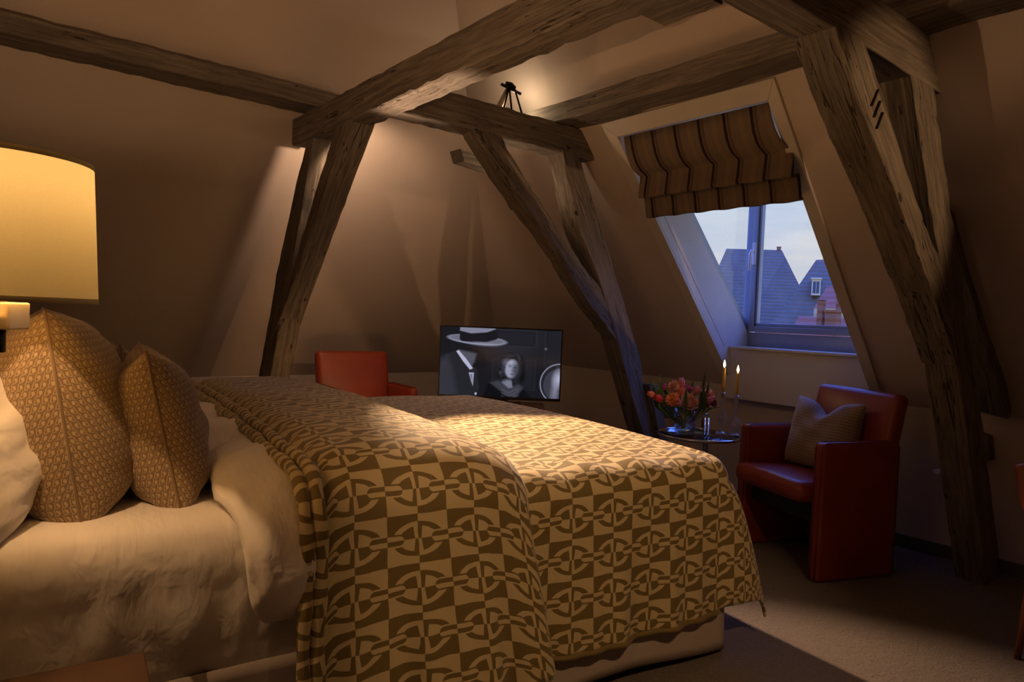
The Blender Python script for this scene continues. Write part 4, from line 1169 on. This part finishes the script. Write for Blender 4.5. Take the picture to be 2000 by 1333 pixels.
def bouquet():
    # camera-facing horizontal axes at the table
    rt = Vector((RIGHT.x, RIGHT.y, 0)).normalized(); fw = Vector((FWD.x, FWD.y, 0)).normalized()
    V0 = TC+rt*(-.095)+fw*(-.025)          # vase foot centre
    v = empty('vase', V0, 0, 'clear glass vase with water holding the bouquet', 'vase')
    lathe('glass', [(.0005, .002), (.058, .002), (.061, .010), (.066, .08), (.074, .165), (.0715, .165), (.0635, .08), (.058, .016), (.0005, .014)], M['glass'], v, 40)
    lathe('water', [(.0005, .0145), (.0578, .0165), (.0630, .08), (.0655, .112), (.0005, .112)], M['water'], v, 40)
    rnd = random.Random(5)
    S = 1/320.0
    # (image offset right, up from vase foot in px, depth offset, kind, radius, colour, label)
    fl = [(-66,  70, -.01, 'tulip', .026, 'coral', 'coral tulip drooping at the outer left of the bouquet'),
          (-33,  66, -.06, 'carnation', .034, 'orange', 'bright orange carnation at the front of the bouquet'),
          (-51,  62, -.02, 'tulip', .034, 'red', 'red tulip behind the bright orange carnation'),
          (-19,  57, -.09, 'tulip', .026, 'pink', 'pink tulip bud low at the front of the bouquet'),
          (  2,  60, -.06, 'rose', .050, 'peach', 'big peach rose in the middle of the bouquet'),
          (-26,  90,  .02, 'carnation', .030, 'peach', 'pale peach carnation at the top left of the bouquet'),
          (-12,  80, -.01, 'carnation', .028, 'coral', 'coral carnation between the peach blooms'),
          ( -8,  93,  .02, 'tulip', .028, 'pink', 'rose pink tulip at the top of the bouquet'),
          (  6,  84,  .03, 'rose', .030, 'magenta', 'dark magenta rose at the back of the bouquet'),
          ( 15,  81, -.05, 'tulip', .034, 'pink', 'large pink tulip above the peach rose'),
          ( 45,  74, -.02, 'carnation', .034, 'coral', 'coral carnation at the right of the bouquet'),
          ( 36,  64, -.06, 'tulip', .028, 'pink', 'pink tulip in front of the right coral carnation'),
          ( 53,  62,  .02, 'rose', .040, 'crimson', 'deep crimson rose at the outer right of the bouquet'),
          ( 40,  56,  .03, 'rose', .034, 'crimson', 'deep crimson rose low at the right of the bouquet'),
          (-42,  84,  .04, 'rose', .026, 'magenta', 'small magenta rose behind the long leaves')]
    for i, (dx, dy, dp, kind, r, colr, lab) in enumerate(fl):
        base = V0+Vector((0, 0, .03))+rt*(-.010*dx/20+rnd.uniform(-.02, .02))+fw*rnd.uniform(-.025, .025)
        head = V0+rt*dx*S+fw*dp+Vector((0, 0, dy*S+.012))
        e = empty({'tulip': 'tulip', 'carnation': 'carnation', 'rose': 'rose'}[kind], base, 0, lab, 'flower', 'flowers in the glass vase')
        hd = head-base
        dirv = Vector((hd.x, hd.y, 0))*2.2+fw*(-.10)+Vector((0, 0, .20))
        bloom(e, kind, r*1.18, hd, dirv, PET[colr], rnd)
        mid = Vector((0, 0, .14)); rim = (V0+rt*max(-.05, min(.05, dx*S*.5))+fw*max(-.04, min(.04, dp*.6))+Vector((0, 0, .16)))-base
        tube('stem', [(0, 0, 0), rim*.5, rim, hd-dirv.normalized()*r*.5], .0052 if kind != 'tulip' else .0075, M['stem'], e, 8)
    lf = [(-54, 45, -66, 100, .017, .02, 'leaf'), (-46, 48, -53, 112, .016, .02, 'leaf'), (-50, 45, -58, 92, .020, -.02, 'leaf'), (22, 45, 28, 122, .015, -.07, 'leaf'), (33, 45, 39, 106, .011, -.04, 'leaf'), (12, 80, 17, 100, .008, .05, 'leaf'),
          (-8, 55, -10, 92, .012, -.10, 'leaf'), (-40, 50, -58, 66, .012, -.03, 'leaf'), (45, 50, 62, 52, .013, -.04, 'leaf'), (-30, 50, -50, 54, .014, -.05, 'leaf'), (25, 51, 44, 48, .012, -.07, 'leaf'), (30, 56, 26, 86, .016, -.08, 'leaf'), (-36, 75, -46, 96, .014, .07, 'leafb'), (-14, 85, -12, 104, .010, .06, 'leafb')]
    ll = ['long upright leaf at the left of the bouquet', 'tall narrow leaf rising at the left of the bouquet', 'broad bent leaf at the left of the bouquet', 'tallest sword shaped leaf rising right of the middle of the bouquet', 'thin upright leaf beside the tallest leaf', 'tiny leaf tip showing behind the large pink tulip', 'short leaf in front of the coral carnation', 'leaf folded under the drooping coral tulip', 'dark leaf hanging under the crimson roses', 'dark leaf hanging over the left rim of the vase', 'dark leaf hanging over the right rim of the vase', 'leaf beside the big peach rose', 'blue green leaf behind the bouquet', 'small blue green leaf tip at the back of the bouquet']
    for (x0, y0, x1, y1, wd, dp, mt), lab in zip(lf, ll):
        a = V0+rt*x0*S+fw*dp+Vector((0, 0, y0*S+.012)); b = V0+rt*x1*S+fw*(dp-.01)+Vector((0, 0, y1*S+.012))
        base = V0+rt*x0*S*.25+fw*dp*.3+Vector((0, 0, .06))
        pts = [base, base.lerp(a, .6), a, a.lerp(b, .35), a.lerp(b, .7), b]; V = []; F = []
        for i, p in enumerate(pts):
            t = i/5; wv = wd*(math.sin(math.pi*min(1, .18+.82*t))**.8 if i < 5 else .03)*(.22 if i < 2 else (.7 if i == 2 else 1))
            for s in (-1, -.5, 0, .5, 1): V.append(p-a*0+rt*wv*s+fw*(.25*wv*(1-s*s))-base)
        for i in range(5):
            for j in range(4): F.append((i*5+j, i*5+j+1, (i+1)*5+j+1, (i+1)*5+j))
        o = mesh('long_leaf', V, F, M[mt], None, True, loc=base)
        m = o.modifiers.new('t', 'SOLIDIFY'); m.thickness = .0015
        tag(o, lab, 'leaf', 'leaves in the glass vase')
    # candlesticks with lit candles
    def candle(dx, dp, h, hc, prof, lab, lab2):
        p = TC+rt*dx*S+fw*dp
        c = empty('candlestick', p, 0, lab, 'candlestick')
        lathe('glass_body', prof, M['crystal'], c, 28)
        k = empty('candle', p+Vector((0, 0, h-.030)), 0, lab2, 'candle')
        lathe('wax', [(.0095, 0), (.0105, .06), (.0088, hc-.004), (.0075, hc), (.002, hc-.001)], M['gold'], k, 18)
        tube('wick', [(0, 0, hc-.002), (.001, 0, hc+.007)], .001, M['wick'], k, 6)
        lathe('flame', [(.0005, .0), (.0050, .006), (.0072, .015), (.0060, .026), (.0030, .037), (.0005, .046)], M['flame'], k, 14, loc=(0, 0, hc+.003))
        light('candle_light', 'POINT', p+Vector((0, 0, h-.030+hc+.058)), P_CANDLE, (1, .62, .28), k, .008)
    candle(47, .03, .260, .180, [(.0005, .001), (.036, .001), (.036, .005), (.022, .010), (.009, .024), (.007, .042), (.014, .062), (.030, .088), (.033, .104), (.026, .126), (.012, .142), (.015, .150), (.010, .158), (.007, .176), (.010, .192), (.015, .205), (.008, .214), (.012, .222), (.014, .232), (.0145, .260), (.0115, .260), (.0108, .232), (.0005, .230)], 'taller crystal candlestick with a footed bulb next to the vase', 'gold candle burning in the taller crystal candlestick')
    candle(70, -.01, .248, .165, [(.0005, .001), (.036, .001), (.036, .005), (.020, .012), (.014, .022), (.026, .034), (.036, .056), (.033, .078), (.020, .098), (.010, .112), (.008, .132), (.014, .142), (.008, .150), (.016, .160), (.009, .170), (.015, .180), (.008, .190), (.013, .204), (.0145, .220), (.0145, .248), (.0115, .248), (.0108, .220), (.0005, .218)], 'crystal candlestick with a low round bulb beside the armchair arm', 'gold candle burning in the low bulb candlestick')
bouquet()

# ------------------------------------------------------------------ wooden chair entering at the right edge
def edge_chair():
    e = empty('desk_chair', (3.072, .53, 0), R(15), 'glossy bent wood desk chair beyond the cracked post', 'chair')
    def P(i, j):
        a = R(-62)+R(124)*i; z = .56+.25*j
        r = .245+.03*j
        top = .05*(1-abs(2*i-1)**2)*j
        return (-r*math.cos(a)+.0, r*math.sin(a)*1.0, z+top+.12*abs(2*i-1)**3*(1-j)), (i, j)
    grid('back_shell', P, 28, 10, M['cwood'], e, thick=.016)
    rounded('seat', (-.17, -.19, .43), (.24, .19, .48), M['leather'], e, .02)
    for sy in (-1, 1):
        tube('leg', [(-.17, sy*.10, .60), (-.10, sy*.10, .4), (-.04, sy*.12, 0)], [.012, .016, .012], M['cwood'], e)
        tube('leg', [(.19, sy*.17, .44), (.21, sy*.2, 0)], [.016, .012], M['cwood'], e)
edge_chair()

# ------------------------------------------------------------------ roofs outside
def outside():
    rt = Vector((RIGHT.x, RIGHT.y, 0)).normalized(); fw = Vector((FWD.x, FWD.y, 0)).normalized()
    f = 1333.0
    def W(px, py, D):
        v = RIGHT*((px-1000)/f)+UP*((666.5-py)/f)+FWD
        return Vector((0, 0, 1.25))+v*D
    def house(name, label, ridgeL, ridgeR, eaveL, eaveR, D, depth, roofm, wallm, base=-9.0, hip=0):
        """front slope facing the attic: ridge line behind, eaves in front"""
        o = W(*eaveL, D); e = empty(name, (o.x, o.y, base), 0, label, 'house', 'roofs outside the window')
        mid = (W(*eaveL, D)+W(*eaveR, D))/2; fw = Vector((mid.x, mid.y, 0)).normalized()
        q = lambda p: p-Vector((o.x, o.y, base))
        rl, rr = W(*ridgeL, D+depth), W(*ridgeR, D+depth); el, er = W(*eaveL, D), W(*eaveR, D)
        bl, br = el+fw*2*depth, er+fw*2*depth; bl.z, br.z = el.z, er.z
        mesh('roof', [q(p) for p in (el, er, rr, rl, bl, br)], [(0,1,2,3), (3,2,5,4), (0,3,4), (1,5,2)], roofm, e)
        fl, frr = el.copy(), er.copy(); zf = base
        g = lambda p: Vector((p.x, p.y, zf))
        mesh('walls', [q(p) for p in (el, er, br, bl, g(el), g(er), g(br), g(bl))], [(0,4,5,1), (1,5,6,2), (2,6,7,3), (3,7,4,0)], wallm, e)
        return e, q
    def chimney(e, q, px, py0, py1, wpx, D, m, name='chimney'):
        a = W(px-wpx/2, py0, D); b = W(px+wpx/2, py0, D); t = W(px, py1, D).z
        w = (b-a).length; c = q((a+b)/2)
        o = box(name, (c.x-w/2, c.y-w/2, c.z-1.2), (c.x+w/2, c.y+w/2, c.z+(t-a.z)), m, e, bevel=.03)
        box('chimney_cap', (c.x-w*.6, c.y-w*.6, c.z+(t-a.z)), (c.x+w*.6, c.y+w*.6, c.z+(t-a.z)+w*.25), m, o, bevel=.02)
    e, q = house('gabled_house', 'tall slate roofed house with one chimney seen through the dormer window', (1419,486), (1527,489), (1350,640), (1605,645), 52, 6, M['slate'], M['brickf'])
    chimney(e, q, 1521, 492, 484, 6, 58, M['brickf'])
    e2, q2 = house('gabled_house', 'slate roofed house with a white dormer seen at the right of the dormer window', (1594,508), (1760,500), (1500,645), (1760,655), 40, 5, M['slate'], M['brickf'])
    # white dormer on its roof
    a = q2(W(1585, 577, 41.4)); b = q2(W(1601, 577, 41.4)); t = q2(W(1593, 546, 41.4)); w = (b-a)
    c = (a+b)/2; wd = w.length; h = t.z-a.z
    hc = W(1593, 577, 41.4); ang = math.atan2(hc.y, hc.x)-math.pi/2
    d = empty('dormer', c, ang); d.parent = e2
    box('dormer_body', (-wd/2, .0, 0), (wd/2, 2.2, h), M['wframe'], d, bevel=.02)
    box('dormer_pane', (-wd*.36, -.03, h*.12), (-wd*.04, .02, h*.85), M['wdark'], d, bevel=0)
    box('dormer_pane', (wd*.04, -.03, h*.12), (wd*.36, .02, h*.85), M['wdark'], d, bevel=0)
    box('dormer_roof', (-wd*.62, -.15, h), (wd*.62, 2.2, h*1.08), M['wframe'], d, bevel=.02)
    e3, q3 = house('low_house', 'low red tiled house in front of the slate roofs outside the window', (1615,560), (1760,548), (1590,602), (1760,606), 30, 3.2, M['redtile'], M['palewall'])
    e4, q4 = house('low_house', 'small brick house with chimneys at the lower edge of the window view', (1560,618), (1690,622), (1540,660), (1700,668), 24, 2.2, M['redtile'], M['brickf'])
    chimney(e4, q4, 1602, 640, 588, 12, 25, M['brickf']); chimney(e4, q4, 1636, 640, 582, 9, 25.5, M['brickf']); chimney(e4, q4, 1626, 640, 612, 22, 24.6, M['brickf'])
outside()
